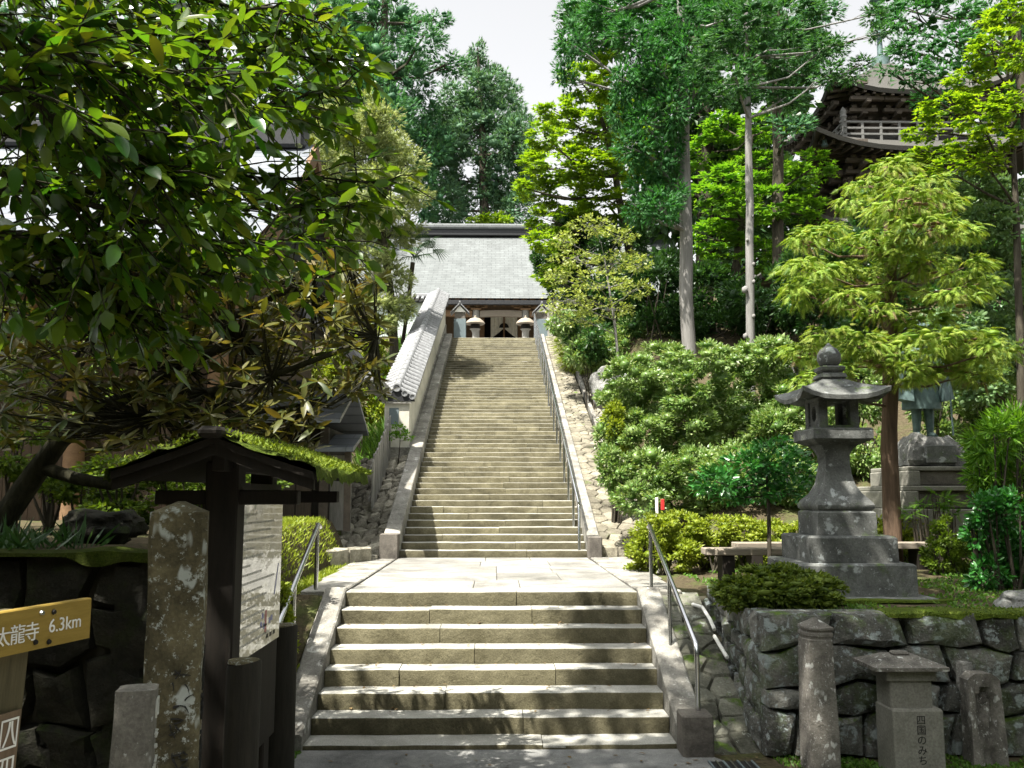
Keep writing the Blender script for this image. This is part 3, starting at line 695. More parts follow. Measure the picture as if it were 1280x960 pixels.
# ------------------------------------------------------------------ right foreground stones
def square_loft(prof, c, rot=0, seg=1, cr=.0):
    rings = []
    for r, z in prof:
        q = [(-r,-r),(r,-r),(r,r),(-r,r)]; pts = []
        for k in range(4):
            (x0,y0),(x1,y1) = q[k], q[(k+1)%4]
            for i in range(seg): pts.append((x0+(x1-x0)*i/seg, y0+(y1-y0)*i/seg))
        cs, sn = math.cos(rot), math.sin(rot)
        rings.append([Vector((c[0]+x*cs-y*sn, c[1]+x*sn+y*cs, c[2]+z)) for x, y in pts])
    return rings
rp = empty('stone_post', (2.47,6.93,0), 'slim square stone post with a pyramid top standing at the wall corner', 'stone post')
m = MB(); m.loft(square_loft([(.108,-.05),(.104,.3),(.098,.7),(.096,.955),(.096,.96),(.088,.968),(.088,.985),(.096,.99),(.096,1.01),(.088,1.018),(.088,1.03),(.10,1.035),(.10,1.05),(.004,1.115)], (2.46,6.93,0), R(3), 4))
m.v = [tuple(Vector(p)+noise.noise_vector(Vector(p)*9)*.012) for p in m.v]; m.build('shaft', M['post'], rp, 30)
mk = empty('trail_marker', (3.11,6.86,0), 'stone trail marker with a flat overhanging cap, carved 四国のみち on its front', 'stone marker')
def octbox(cx, cy, hx, hy, ch, z0, z1, s1=1.0):
    out = []
    for z, s in ((z0,1.0),(z1,s1)):
        out.append([Vector((cx+x*s,cy+y*s,z)) for x, y in ((-hx+ch,-hy),(hx-ch,-hy),(hx,-hy+ch),(hx,hy-ch),(hx-ch,hy),(-hx+ch,hy),(-hx,hy-ch),(-hx,-hy+ch))])
    return out
m = MB(); m.loft(octbox(3.12,6.88,.185,.16,.012,-.05,.47)); 
m.loft(octbox(3.12,6.88,.185,.16,.012,.47,.485,.93)); body = m.build('body', M['marker'], mk, 30)
MB().loft(octbox(3.10,6.90,.155,.13,.01,.47,.68)).build('neck', M['marker'], mk, 30)
MB().loft(octbox(3.10,6.90,.185,.15,.008,.68,.76)).build('collar', M['marker'], mk, 30)
m = MB(); m.loft(octbox(3.08,6.90,.275,.22,.01,.76,.785)+octbox(3.08,6.90,.265,.21,.01,.787,.845,.42)[0:2]); m.build('cap', M['post'], mk, 30)
MB().box(3.02,3.14,6.85,6.95,.84,.87,.012).build('cap_knob', M['post'], mk, 30)
lettering(mk, '四\n国\nの\nみ\nち', .072, (3.135,6.719,.265), (1,0,0), M['ink'], space=.98, extrude=.0015)
cs_ = empty('carved_stone', (3.86,7.05,0), 'weathered upright stone carved with a small worn figure in a niche', 'carved stone')
m = MB(); rings = []
nn = 11; nv = 15
grid = []
for j in range(nv):
    v = j/(nv-1); row = []
    for i in range(nn):
        u = i/(nn-1)*2-1; x = u*.165*(1-.05*v); z = v*.70 - (.05*max(0,abs(u)-.55)**1.0*2.2 if v > .9 else 0)
        niche = sstep(.62,.50,math.hypot(u*.95,(v-.55)*2.0)); fig = sstep(.34,.10,math.hypot(u*1.2,(v-.47)*1.9)) + sstep(.2,.06,math.hypot(u*1.5,(v-.70)*3.0))
        y = .055*niche - .06*min(1,fig)*niche + .02*noise.noise(Vector((u*4,v*6,2))) + .05*v + (.05*sstep(.18,.05,abs(v-.1))*sstep(.5,.2,abs(u)))
        row.append(Vector((3.79+x*.80, 7.0+y, z*.96)))
    grid.append(row)
back = [[Vector((p.x, 7.17+.03*noise.noise(p*6), p.z)) for p in row] for row in grid]
rings = [grid[j]+list(reversed(back[j])) for j in range(nv)]; m.loft(rings); m.build('slab', M['post'], cs_, 45)
st = MB(); st.loft(square_loft([(.042,0),(.04,.10),(.034,.135)], (3.73,7.23,.60), .2, 3)); st.v = [tuple(Vector(p)+noise.noise_vector(Vector(p)*14)*.02) for p in st.v]
st.v = [(x,y,z if z > .61 else z-.62) for x,y,z in st.v]
tag(st.build('stone_stub', M['boulder'], None, 30), 'small broken stone stub poking up behind the carved figure stone', 'stone')
# drain grate
dg_ = empty('drain_grate', (1.87,6.85,0), 'dark steel drain grate with pale slots, set beside the dark end block', 'drain')
MB().box(1.66,2.02,6.55,7.12,.004,.016).build('tray', M['dark'], dg_)
for k in range(7):
    x = 1.66+.055*k; MB().box(x,x+.014,6.55,7.12,.017,.026).build('bar', M['steel'] if k % 2 else M['bluepaint'], dg_)
# loose white pipe by the ramp
pp = MB(); pp.tube([P(866,758,9.3)+Vector((0,0,.02)), P(878,759,9.1), P(888,775,8.8), P(893,787,8.6)], .017, 8); tag(pp.build('white_pipe', M['white'], None, 40), 'white plastic pipe bent over the top of the stone ramp', 'pipe')
pp = MB(); pp.tube([P(893,795,8.5), P(903,812,8.25), P(909,822,8.1)], .017, 8); tag(pp.build('white_pipe', M['white'], None, 40), 'short straight length of white pipe lying against the retaining wall', 'pipe')

# ------------------------------------------------------------------ the big stone lantern
LX, LY = 3.42, 8.95
ln = empty('stone_lantern', (LX,LY,.95), 'large grey stone lantern with upswept roof and ball finial on stepped plinths', 'lantern')
def worn(m, a=.006, s=8): m.v = [tuple(Vector(p)+noise.noise_vector(Vector(p)*s)*a) for p in m.v]; return m
def tier(h, z0, z1, name, c=(LX,LY), bevel=.02):
    m = MB(); m.loft(square_loft([(h,z0),(h,z1-bevel),(h-bevel,z1)], (c[0],c[1],0), 0, 5)); worn(m, .008, 5); return m.build(name, M['lantern'], ln, 35)
tier(.68,.80,1.10,'foundation'); tier(.535,1.10,1.40,'plinth'); tier(.42,1.40,1.65,'plinth'); tier(.285,1.65,1.885,'plinth')
prof = [(.25,1.885),(.275,1.91),(.28,1.945),(.255,1.985),(.195,2.05),(.152,2.14),(.128,2.24),(.118,2.34),(.122,2.43),(.148,2.495),(.19,2.53)]
m = MB(); m.loft(square_loft(prof, (LX,LY,0), 0, 5)); worn(m, .010, 6); m.build('shaft', M['lantern'], ln, 40)
m = MB(); m.loft(square_loft([(.20,2.53),(.285,2.575),(.295,2.585),(.295,2.675),(.28,2.69)], (LX,LY,0), 0, 3)); worn(m,.006); m.build('platform', M['lantern'], ln, 35)
fb = MB()
for sx in (-1,1):
    for sy in (-1,1): fb.box(LX+sx*.155-.045,LX+sx*.155+.045,LY+sy*.155-.045,LY+sy*.155+.045,2.69,2.97,.006)
fb.box(LX-.195,LX+.195,LY-.195,LY+.195,2.965,3.0,.004); fb.box(LX-.195,LX+.195,LY-.195,LY+.195,2.688,2.72,.004)
firebox = fb.build('fire_box', M['lantern'], ln, 35)
# side panels with a round hole
for sx in (-1,1):
    m = MB(); n = 20; hole = [(.065*math.cos(2*math.pi*k/n), 2.845+.078*math.sin(2*math.pi*k/n)) for k in range(n)]
    outl = []
    for k in range(n):
        ca, sa = math.cos(2*math.pi*k/n), math.sin(2*math.pi*k/n); s = min(.132/max(abs(ca),1e-6), .125/max(abs(sa),1e-6)); outl.append((ca*s, 2.845+sa*s))
    x0, x1 = LX+sx*.150, LX+sx*.178
    rings = [[Vector((x0,LY+p,z)) for p, z in outl],[Vector((x1,LY+p,z)) for p, z in outl],[Vector((x1,LY+p,z)) for p, z in hole],[Vector((x0,LY+p,z)) for p, z in hole],[Vector((x0,LY+p,z)) for p, z in outl]]
    m.loft(rings, cap=False); m.build('window_panel', M['lantern'], firebox, 35)
def hip_roof(parent, name, mat, cx, cy, z_eave, half, lift, height, top_half, th=.05, seg=10, rings_n=8, pw=1.7, half_y=None):
    """square roof with concave slopes and upturned corners"""
    half_y = half_y or half; m = MB(); rings = []
    def ring(t, dz=0.0, grow=0.0):
        out = []; hx = half+grow-(half-top_half)*t; hy = half_y+grow-(half_y-top_half)*t
        for k in range(4):
            (ax,ay),(bx,by) = [(-1,-1),(1,-1),(1,1),(-1,1)][k], [(1,-1),(1,1),(-1,1),(-1,-1)][k]
            for i in range(seg):
                s = i/seg; u = abs(2*s-1); l = lift*(u**3.2)*(1-t)**1.5; ext = 1+.06*(u**4)*(1-t)
                out.append(Vector((cx+(ax+(bx-ax)*s)*hx*ext, cy+(ay+(by-ay)*s)*hy*ext, z_eave+height*(t**pw if pw > 1 else t)+l+dz)))
        return out
    rings.append(ring(.55, -th*1.6)); rings.append(ring(.02, -th))
    for i in range(rings_n+1): rings.append(ring(i/rings_n))
    m.loft(rings); return m.build(name, mat, parent, 40)
o = hip_roof(ln, 'roof', M['lantern'], LX, LY, 3.0, .41, .085, .20, .10, .045, 8, 6, 1.15)
m = MB(); m.loft(square_loft([(.10,3.19),(.13,3.21),(.12,3.245),(.09,3.26),(.115,3.285),(.12,3.315),(.09,3.33)], (LX,LY,0), 0, 3)); m.build('finial_base', M['lantern'], ln, 35)
MB().lathe([(.05,3.32),(.095,3.345),(.118,3.395),(.115,3.45),(.085,3.505),(.04,3.535),(.012,3.57),(.001,3.575)], 20, (LX,LY,0)).build('finial', M['lantern'], ln, 60)
moss_strip(ln, (LX-.75,LY-.74,1.085), (LX+.75,LY-.74,1.085), (0,1,0), .12, .035)

# benches
def bench(x0, x1, y, z, label, w=.32):
    r = empty('wooden_bench', ((x0+x1)/2,y,1.05), label, 'bench')
    for k in range(2): MB().box(x0,x1,y-w/2+k*(w/2)+.005,y-w/2+(k+1)*(w/2)-.005,z-.075,z,.008).build('seat_plank', M['benchwood'], r)
    for x in (x0+.25,x1-.25): MB().box(x-.07,x+.07,y-w/2+.03,y+w/2-.03,H(x,y)-.05,z-.078,.008).build('leg', M['darkwood'], r)
pa, pb = P(880,690,10.4), P(1000,690,10.4); bench(pa.x, pb.x, 10.4, P(880,685,10.4).z, 'low grey wooden bench whose end juts out left of the stone lantern')
pa, pb = P(918,680,11.3), P(1172,683,11.3); bench(pa.x, pb.x, 11.3, P(1000,678,11.3).z, 'long low bench running behind the stone lantern along the azalea hedge')

# ------------------------------------------------------------------ statue on its stone plinth
SX, SY = P(1152,500,13).x, 13.0
stt = empty('monk_statue', (SX,SY,2.0), 'green bronze statue of a robed pilgrim in a round hat, half hidden by drooping branches', 'statue')
zt = P(1145,548,13).z; zb = H(SX,SY)
pl = empty('statue_plinth', (SX,SY,zb), 'stepped pale granite plinth with an inscribed rock tablet, under the bronze statue', 'plinth')
def gbox(x0,x1,z0,z1,y0,y1,name,mat='marker',b=.012): return MB().box(SX+x0,SX+x1,SY+y0,SY+y1,z0,z1,b).build(name, M[mat], pl)
z1_, z2_, z3_, z4_ = P(0,582,12.3).z, P(0,607,12.2).z, P(0,637,12.0).z, zb-.2
gbox(-.50,.50,z2_+.01,z1_-.06,-.55,.55,'recessed_panel','darkblock'); gbox(-.55,.55,z1_-.06,z1_,-.62,.62,'slab'); gbox(.38,.57,z2_,z1_-.06,-.63,.6,'pier'); gbox(-.57,-.38,z2_,z1_-.06,-.63,.6,'pier')
gbox(-.64,.64,z3_+.01,z2_-.07,-.72,.7,'recessed_panel','darkblock'); gbox(-.70,.70,z2_-.07,z2_,-.80,.8,'slab'); gbox(.50,.72,z3_,z2_-.07,-.81,.75,'pier'); gbox(-.72,-.50,z3_,z2_-.07,-.81,.75,'pier')
gbox(-.78,.78,z4_,z3_,-.9,.9,'footing')
m = MB(); m.loft(square_loft([(.40,z1_),(.39,z1_+.12),(.35,z1_+.30),(.25,zt+.02)], (SX-.02,SY-.1,0), 0, 6)); worn(m,.07,5); m.build('rock', M['boulder'], pl, 30)
MB().box(SX-.23,SX+.19,SY-.545,SY-.46,z1_+.05,z1_+.30,.01).build('inscribed_tablet', M['lantern'], pl)
def robe(m, cx, cy, prof, n=22, fold=.06, sy=.75):
    rings = []
    for r, z in prof:
        rings.append([Vector((cx+r*(1+fold*math.sin(7*a+z*2))*math.cos(a), cy+sy*r*(1+fold*math.cos(5*a+z*3))*math.sin(a), z)) for a in [2*math.pi*k/n for k in range(n)]])
    m.loft(rings)
b = MB(); bz = zt
robe(b, SX, SY, [(.10,bz+.45),(.27,bz+.42),(.27,bz+.50),(.24,bz+.75),(.21,bz+.95),(.23,bz+1.15),(.21,bz+1.28),(.12,bz+1.36),(.055,bz+1.40),(.055,bz+1.44)])
for s in (-1,1):
    b.tube([(SX+s*.09,SY,bz+.5),(SX+s*.095,SY-.01,bz+.28),(SX+s*.1,SY,bz+.06)], [.075,.065,.045], 10)
    b.tube([(SX+s*.1,SY+.04,bz+.04),(SX+s*.105,SY-.05,bz+.045),(SX+s*.11,SY-.15,bz+.02)], [.045,.05,.03], 8)
b.tube([(SX+.19,SY,bz+1.26),(SX+.30,SY-.08,bz+1.02),(SX+.24,SY-.28,bz+1.00)], [.075,.07,.045], 10)
b.tube([(SX-.19,SY,bz+1.26),(SX-.29,SY-.10,bz+1.0),(SX-.16,SY-.27,bz+.98)], [.075,.07,.045], 10)
b.lathe([(.03,1.42),(.075,1.46),(.092,1.53),(.09,1.60),(.06,1.66),(.01,1.68)], 14, (SX,SY-.01,bz))
b.tube([(SX,SY-.09,bz+1.56),(SX,SY-.12,bz+1.53)], [.012,.02], 6)
for s, hx in ((1,.24),(-1,-.16)):
    for k in range(4): b.tube([(SX+hx,SY-.27,bz+.995-.02*k+.03),(SX+hx+s*.012,SY-.315,bz+.995-.02*k+.03),(SX+hx-s*.02,SY-.325,bz+.99-.02*k+.03)], [.011,.010,.008], 6)
    b.tube([(SX+hx-s*.02,SY-.26,bz+1.03),(SX+hx-s*.035,SY-.30,bz+1.045)], [.012,.009], 6)
b.build('figure', M['bronze'], stt, 50)
for s in (-1,1):
    m = MB(); m.loft([[Vector((SX+s*x, SY+y, bz+z)) for x, y, z in ring] for ring in ([(.22,-.2,1.02),(.34,-.15,1.02),(.32,0,1.0),(.22,.02,1.02)],[(.22,-.22,.8),(.36,-.17,.8),(.34,.0,.8),(.22,.03,.8)],[(.22,-.24,.52),(.40,-.18,.56),(.37,.02,.56),(.21,.04,.52)])]); m.build('sleeve', M['bronze'], stt, 50)
MB().lathe([(.25,1.58),(.255,1.59),(.14,1.68),(.02,1.74),(.001,1.74)], 20, (SX,SY-.01,bz)).build('hat', M['bronze'], stt, 50)
MB().tube([(SX+.27,SY-.33,bz+.02),(SX+.24,SY-.33,bz+1.55)], .014, 8).build('staff', M['bronze'], stt, 50)
MB().tube([(SX+.24+.06*math.cos(t*math.pi/5),SY-.33,bz+1.62+.07*math.sin(t*math.pi/5)) for t in range(11)], .01, 6).build('staff_ring', M['bronze'], stt, 50)
# little marker in the shrubs
mkp = empty('marker_post', P(826,650,12.9), 'tiny red and white marker among the shrubs above the azalea hedge', 'marker')
c = P(822,645,12.3); c2 = P(829,645,12.3); MB().box(c.x-.02,c.x+.015,c.y,c.y+.06,H(c.x,c.y)-.1,P(822,622,12.3).z,.006).build('white_stake', M['white'], mkp)
MB().box(c2.x-.025,c2.x+.02,c2.y-.02,c2.y+.05,P(0,638,12.3).z,P(0,624,12.3).z,.006).build('red_plate', M['redpaint'], mkp)

# ------------------------------------------------------------------ tile-topped plaster wall up the stairs
tw = empty('tiled_wall', (-2.05,18.9,2.7), 'white plaster wall capped with grey clay tiles climbing beside the upper steps', 'wall')
WX0, WX1 = -2.32, -1.80; YA, YB = 18.9, 31.9
def gz(y): return UP(YA) + SLOPE*(y-YA)
def wallseg(x0, x1, dz0, dz1, mat, name, ya=YA, yb=YB, parent=tw, n=1):
    m = MB(); m.loft([[Vector((x0,y,gz(y)+dz0)),Vector((x0,y,gz(y)+dz1)),Vector((x1,y,gz(y)+dz1)),Vector((x1,y,gz(y)+dz0))] for y in (ya,yb)]); return m.build(name, mat, parent)
wallseg(WX0, WX1, .28, 1.22, M['plaster'], 'plaster_wall'); wallseg(WX0-.03, WX1+.035, -.35, .28, M['cheek'], 'stone_foot', ya=YA-.04)
wallseg(WX0-.06, WX1+.06, 1.22, 1.275, M['greywood'], 'eave_board', ya=YA-.06)
WC = (WX0+WX1)/2; ts = math.atan(SLOPE)
def tilemesh(s):
    m = MB(); rings = []   # one barrel tile reaching from the ridge to the eave
    for t in (0,1):
        x = s*(.07+.33*t); z = .20-.16*t; rr = .06+.006*t
        rings.append([Vector((x, rr*math.cos(a), z+rr*math.sin(a))) for a in [math.pi*k/5 for k in range(6)]]+[Vector((x,-.035,z-.02)),Vector((x,.035,z-.02))])
    m.loft(rings); return m.mesh('roof_tile', 50)
def panmesh(s):
    m = MB(); x0, x1 = s*.06, s*.385; m.add([(x0,-.13,.185),(x1,-.13,.035),(x1,0,.005),(x0,0,.155),(x1,.13,.035),(x0,.13,.185),(x1,-.13,0),(x1,.13,0),(x1,0,-.01)],[(0,1,2,3),(3,2,4,5),(1,6,8,2),(2,8,7,4)]); return m.mesh('pan_tile', 50)
tm = {s: tilemesh(s) for s in (-1,1)}; pm = {s: panmesh(s) for s in (-1,1)}
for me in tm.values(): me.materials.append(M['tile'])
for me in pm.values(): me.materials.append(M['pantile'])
nt_ = 46
for k in range(nt_):
    y = YA+.04+(YB-YA-.1)*k/(nt_-1)
    for s in (-1,1):
        Mt = Matrix.Translation((WC, y, gz(y)+1.30)) @ Matrix.Rotation(ts,4,'X') @ Matrix.Rotation(random.uniform(-.03,.03),4,'Z')
        world_child('roof_tile', tm[s], None, tw, Mt)
        world_child('pan_tile', pm[s], None, tw, Matrix.Translation((WC, y+.14, gz(y+.14)+1.275)) @ Matrix.Rotation(ts,4,'X'))
for i, (hw_, a, b_) in enumerate(((.10,.0,.045),(.085,.05,.09))): wallseg(WC-hw_, WC+hw_, 1.46+a, 1.46+b_, M['tile'], 'ridge_course', ya=YA-.02)
nr = 30
for k in range(nr):
    ya = YA-.03+(YB-YA)*k/nr; yb = YA-.03+(YB-YA)*(k+1)/nr-.015; m = MB()
    m.loft([[Vector((WC+r_*math.cos(a), y, gz(y)+1.555+r_*math.sin(a))) for a in [math.pi*q/6 for q in range(7)]] for y, r_ in ((ya,.082),(yb,.074))]); m.build('ridge_tile', M['tile'], tw, 50)
# lower gable end: disc tiles and a plaque
def disc(parent, c, r, th=.05, mat='tile', name='end_tile'):
    m = MB(); m.loft([[Vector((c[0]+rr*math.cos(a), c[1]-d_, c[2]+rr*math.sin(a))) for a in [2*math.pi*k/16 for k in range(16)]] for rr, d_ in ((r,0),(r,th),(r*.78,th),(r*.72,th*.6),(.001,th*.6))]); m.build(name, M[mat], parent, 40)
for x, z, r in ((WC,1.52,.085),(WC-.17,1.40,.065),(WC-.33,1.33,.06),(WC+.17,1.40,.065),(WC+.33,1.33,.06)): disc(tw, (x, YA-.06, gz(YA)+z), r)
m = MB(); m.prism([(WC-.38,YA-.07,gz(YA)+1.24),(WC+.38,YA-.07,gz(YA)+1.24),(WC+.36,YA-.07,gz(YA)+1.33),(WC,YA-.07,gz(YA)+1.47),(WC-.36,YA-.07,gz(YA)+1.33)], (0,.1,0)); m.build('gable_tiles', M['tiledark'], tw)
m = MB(); m.box(-2.22,-2.02,YA-.012,YA+.01,gz(YA)+.75,gz(YA)+1.1); m.build('patch', M['bluepaint'], tw)
# short cross wall at the head of the stairs
cw = empty('tiled_wall', (-2.9,32.2,7.5), 'short tile-capped wall crossing at the head of the steps, left of the hall front', 'wall')
MB().box(-4.6,-1.85,32.1,32.5,7.4,8.98).build('plaster_wall', plain('pale_green_plaster', (.50,.58,.54), .9), cw)
for k in range(15):
    x = -4.5+.185*k; m = MB(); m.tube([(x,31.85,9.05),(x,32.3,9.26)], .06, 8); m.build('roof_tile', M['tile'], cw, 50)
MB().box(-4.65,-1.75,31.9,32.7,8.98,9.04).build('eave_board', M['tiledark'], cw); MB().box(-4.65,-1.75,32.2,32.4,9.22,9.36,.03).build('ridge', M['tile'], cw)
# picket fence
pf = empty('picket_fence', (-2.2,16.3,1.6), 'weathered grey picket fence beside the rubble bank below the white wall', 'fence')
for k in range(15):
    y = 16.25+k*.215; z = UP(y)-.03; h = .97 + random.uniform(-.03,.03); x = -2.17+random.uniform(-.01,.01)-.02*(k/14)
    m = MB(); m.prism([(x,y,z),(x,y+.16,z),(x,y+.16,z+h-.02),(x,y+.08,z+h+.03),(x,y,z+h-.02)], (-.03,0,0)); m.build('picket', M['greywood'], pf)
for dz in (.25,.75): MB().loft([[Vector((x,y,UP(y)+dz+e)) for x, e in ((-2.245,-.03),(-2.245,.03),(-2.215,.03),(-2.215,-.03))] for y in (16.2,19.4)]).build('rail', M['greywood'], pf)

# ------------------------------------------------------------------ main hall at the head of the stairs
hall = empty('main_hall', (.2,38,7.49), 'timber temple hall with a broad grey-green roof at the head of the steps', 'temple hall')
EY, EZ, RY, RZ = 36.5, 10.15, 43.0, 14.75; HX0, HX1 = -8.0, 8.4
m = MB(); rings = []
for i in range(13):
    t = i/12; y = EY+(RY-EY)*t; z = EZ+(RZ-EZ)*(t*.80+.20*t*t); ex = .0
    rings.append([Vector((HX0+(HX1-HX0)*k/10, y, z + .35*abs(2*k/10-1)**4*(1-t)**2)) for k in range(11)])
back = [[Vector((p.x, 2*RY-p.y, p.z)) for p in r] for r in reversed(rings[:-1])]
m.loft(rings+back, cap=False, closed=False); roof = m.build('roof', M['hallroof'], hall, 40)
MB().box(HX0+.2,HX1-.2,RY-.35,RY+.35,RZ-.1,RZ+.2,.03).build('ridge', M['tiledark'], roof); MB().box(HX0,HX1,RY-.45,RY+.45,RZ+.2,RZ+.48,.08).build('ridge_cap', M['hallroof'], roof)
MB().box(HX0+.1,HX1-.1,EY+.02,EY+.2,EZ-.26,EZ-.08,.01).build('fascia', M['tiledark'], hall)
for k in range(44):
    x = HX0+.3+k*.365; MB().loft([[Vector((x+a,y,z+b)) for a, b in ((-.06,-.07),(.06,-.07),(.06,.05),(-.06,.05))] for y, z in ((EY+.22,EZ-.25),(EY+3.4,EZ+1.0))]).build('rafter', M['brownwood'], hall)
PX0, PX1 = P(595,400,36.9).x, P(657,400,36.9).x
for x in (PX0-3.9,PX0,PX1,PX1+3.9):
    pz = MB(); pz.tube([(x,36.95,7.4),(x,36.95,9.72)], .15, 14); pi_ = pz.build('pillar', M['greywood'], hall, 40)
    MB().box(x-.22,x+.22,36.75,37.15,9.72,9.80,.02).build('bracket', M['brownwood'], pi_); MB().box(x-.5,x+.5,36.85,37.05,9.802,9.88,.03).build('bracket', M['brownwood'], pi_)
    for q in (-.42,0,.42): MB().box(x+q-.1,x+q+.1,36.8,37.1,9.882,9.95,.015).build('bracket', M['brownwood'], pi_)
xs_ = [PX0-3.9,PX0,PX1,PX1+3.9]
for i in range(3):
    x0, x1 = xs_[i]+.16, xs_[i+1]-.16; m = MB(); rr = []
    for k in range(11):
        t = k/10; arch = .03*math.sin(math.pi*t); rr.append([Vector((x0+(x1-x0)*t, y, 9.46+arch+z)) for y, z in ((36.85,-.03),(36.85,.23),(37.05,.23),(37.05,-.03))])
    m.loft(rr); m.build('rainbow_beam', M['benchwood'] if i == 1 else M['brownwood'], hall, 40)
MB().box(HX0+1,HX1-1,36.87,37.03,9.955,10.05,.01).build('purlin', M['brownwood'], hall)
MB().box(HX0+1,HX1-1,37.6,40.0,10.7,10.76).build('porch_ceiling', M['brownwood'], hall)
for x0, x1 in ((HX0+1,-.55),(1.05,HX1-1)): MB().box(x0,x1,39.9,40.1,7.4,11.6).build('wall', M['brownwood_v'], hall)
MB().box(-.55,1.05,39.9,40.1,10.12,11.6).build('wall', M['brownwood_v'], hall)
MB().box(-.55,1.05,41.0,41.1,7.4,10.3).build('interior_shade', M['dark'], hall)  # black sheet stands in for the unlit depth behind the curtains
for x in (-3.6,-.62,1.12,4.2): MB().box(x-.12,x+.12,39.75,39.897,7.4,11.4,.01).build('wall_post', M['brownwood'], hall)
for z in (8.8,10.12): MB().box(HX0+1,HX1-1,39.80,39.897,z,z+.18,.01).build('wall_beam', M['brownwood'], hall)
cxm = P(630,400,39.6).x
for s in (-1,1):
    m = MB(); rr = []
    for k in range(13):
        t = k/12; x = cxm+s*(.02+.58*t); low = 9.0+.45*(1-t)**1.2; y = 39.6+.03*math.sin(t*22)
        rr.append([Vector((x,y,10.1)), Vector((x,y+.02,(10.1+low)/2)), Vector((x,y,low))])
    m.loft(rr, cap=False, closed=False); m.build('curtain', M['cloth'], hall, 60)
m = MB(); m.prism([(cxm+.22*math.cos(math.pi*k/10),39.53,9.47+.22*math.sin(math.pi*k/10)) for k in range(11)], (0,.01,0)); m.build('crest', M['dark'], hall)
MB().tube([(cxm,39.5,7.4),(cxm,39.5,10.1)], .04, 8).build('bell_rope', M['brownwood'], hall)
# furniture on the court
def candle_stand(px, label, Y=32.1):
    c = P(px,410,Y); x, y = c.x, Y; r = empty('candle_stand', (x,y,7.49), label, 'candle stand')
    MB().box(x-.22,x+.22,y-.18,y+.18,7.49,8.37,.01).build('cabinet', M['bluepaint'], r); MB().box(x-.19,x+.19,y-.15,y+.15,8.375,8.62).build('glass_case', M['darkblock'], r)
    for s in (-1,1):
        MB().prism([(x,y-.3,8.95),(x+s*.34,y-.3,8.60),(x+s*.34,y-.3,8.56),(x,y-.3,8.91)], (0,.6,0)).build('roof_slope', M['tile'], r)
    MB().prism([(x-.2,y-.2,8.62),(x+.2,y-.2,8.62),(x,y-.2,8.84)], (0,.4,0)).build('gable', M['white'], r)
    MB().box(x-.03,x+.03,y-.32,y+.32,8.93,9.0,.01).build('ridge', M['tile'], r)
candle_stand(575, 'small blue-grey candle cabinet with a gabled roof beside the tiled wall end')
candle_stand(677, 'small blue-grey candle cabinet with a gabled roof behind the head of the handrail')
def hall_lantern(px, label):
    c = P(px,410,34.2); x, y = c.x, 34.2; r = empty('post_lantern', (x,y,7.49), label, 'lantern', 'bronze post lanterns before the hall')
    MB().lathe([(.30,7.49),(.28,7.6),(.13,7.7),(.11,8.25),(.16,8.37),(.22,8.41)], 12, (x,y,0)).build('post', M['greywood'], r, 40)
    MB().lathe([(.17,8.41),(.19,8.5),(.17,8.62)], 8, (x,y,0)).build('lamp_box', M['darkwood'], r, 30)
    MB().lathe([(.36,8.60),(.38,8.63),(.32,8.73),(.2,8.82),(.05,8.86),(.03,8.94),(.001,8.96)], 12, (x,y,0)).build('cap', M['benchwood'], r, 40)
hall_lantern(594, 'round-capped post lantern standing near the tiled wall side of the hall front'); hall_lantern(657, 'round-capped post lantern standing near the handrail side of the hall front')
c = P(698,400,31.8); gl = empty('stone_lantern', (c.x,31.8,7.45), 'small pale stone lantern by the shrubs at the head of the steps', 'lantern')
def gl_(prof, nm, n=8): MB().lathe(prof, n, (c.x,31.8,0)).build(nm, M['cheek'], gl, 35)
gl_([(.32,7.4),(.30,7.62),(.2,7.7)],'base'); gl_([(.12,7.7),(.11,8.05),(.13,8.1)],'shaft'); gl_([(.16,8.1),(.27,8.18),(.26,8.24)],'platform',6); gl_([(.17,8.24),(.17,8.5)],'fire_box',6); gl_([(.24,8.5),(.40,8.53),(.38,8.6),(.18,8.74),(.1,8.78)],'roof',6); gl_([(.06,8.78),(.11,8.84),(.09,8.95),(.02,9.05)],'finial',10)
c = P(688,405,31.3); g_ = MB().box(c.x-.10,c.x+.10,31.2,31.4,7.4,8.75,.02).build('stone_post', M['cheek']); tag(g_, 'plain square stone post beside the top of the long handrail', 'stone post')

# ------------------------------------------------------------------ left temple hall, mostly behind foliage
sh = empty('side_hall', (-6,14.5,1.6), 'big timber temple building with a pale grey roof behind the leafy branches', 'temple building')
GX = -3.35; m = MB(); rings = []
for i in range(9):
    t = i/8; y = 12.3+4.0*t; z = 5.50+3.1*(t*.78+.22*t*t)
    rings.append([Vector((-14,y,z)), Vector((GX-1.5,y,z)), Vector((GX,y,z+.12*(1-t)))])
m.loft(rings+[[Vector((p.x,32.6-p.y,p.z)) for p in r] for r in reversed(rings[:-1])], cap=False, closed=False); rf = m.build('roof', M['sideroof'], sh, 40)
MB().box(-14,GX-.2,16.0,16.6,8.45,8.95,.05).build('ridge', M['tiledark'], rf); MB().box(-14,GX-.05,16.0,16.6,8.95,9.05,.03).build('ridge_cap', M['sideroof'], rf)
pr = [(12.3+4.0*t, 5.50+3.1*(t*.78+.22*t*t)) for t in [i/8 for i in range(9)]]; pr = pr + [(32.6-y, z) for y, z in reversed(pr[:-1])]
m = MB(); m.loft([[Vector((x,y,z+.02)) for y, z in pr]+[Vector((x,y,z-.32)) for y, z in reversed(pr)] for x in (GX-.06,GX+.02)]); m.build('barge_board', M['brownwood'], sh)
MB().prism([(GX-.9,13.2,5.3),(GX-.9,19.4,5.3),(GX-.9,16.3,8.3)], (.05,0,0)).build('gable_wall', M['hallboard'], sh)
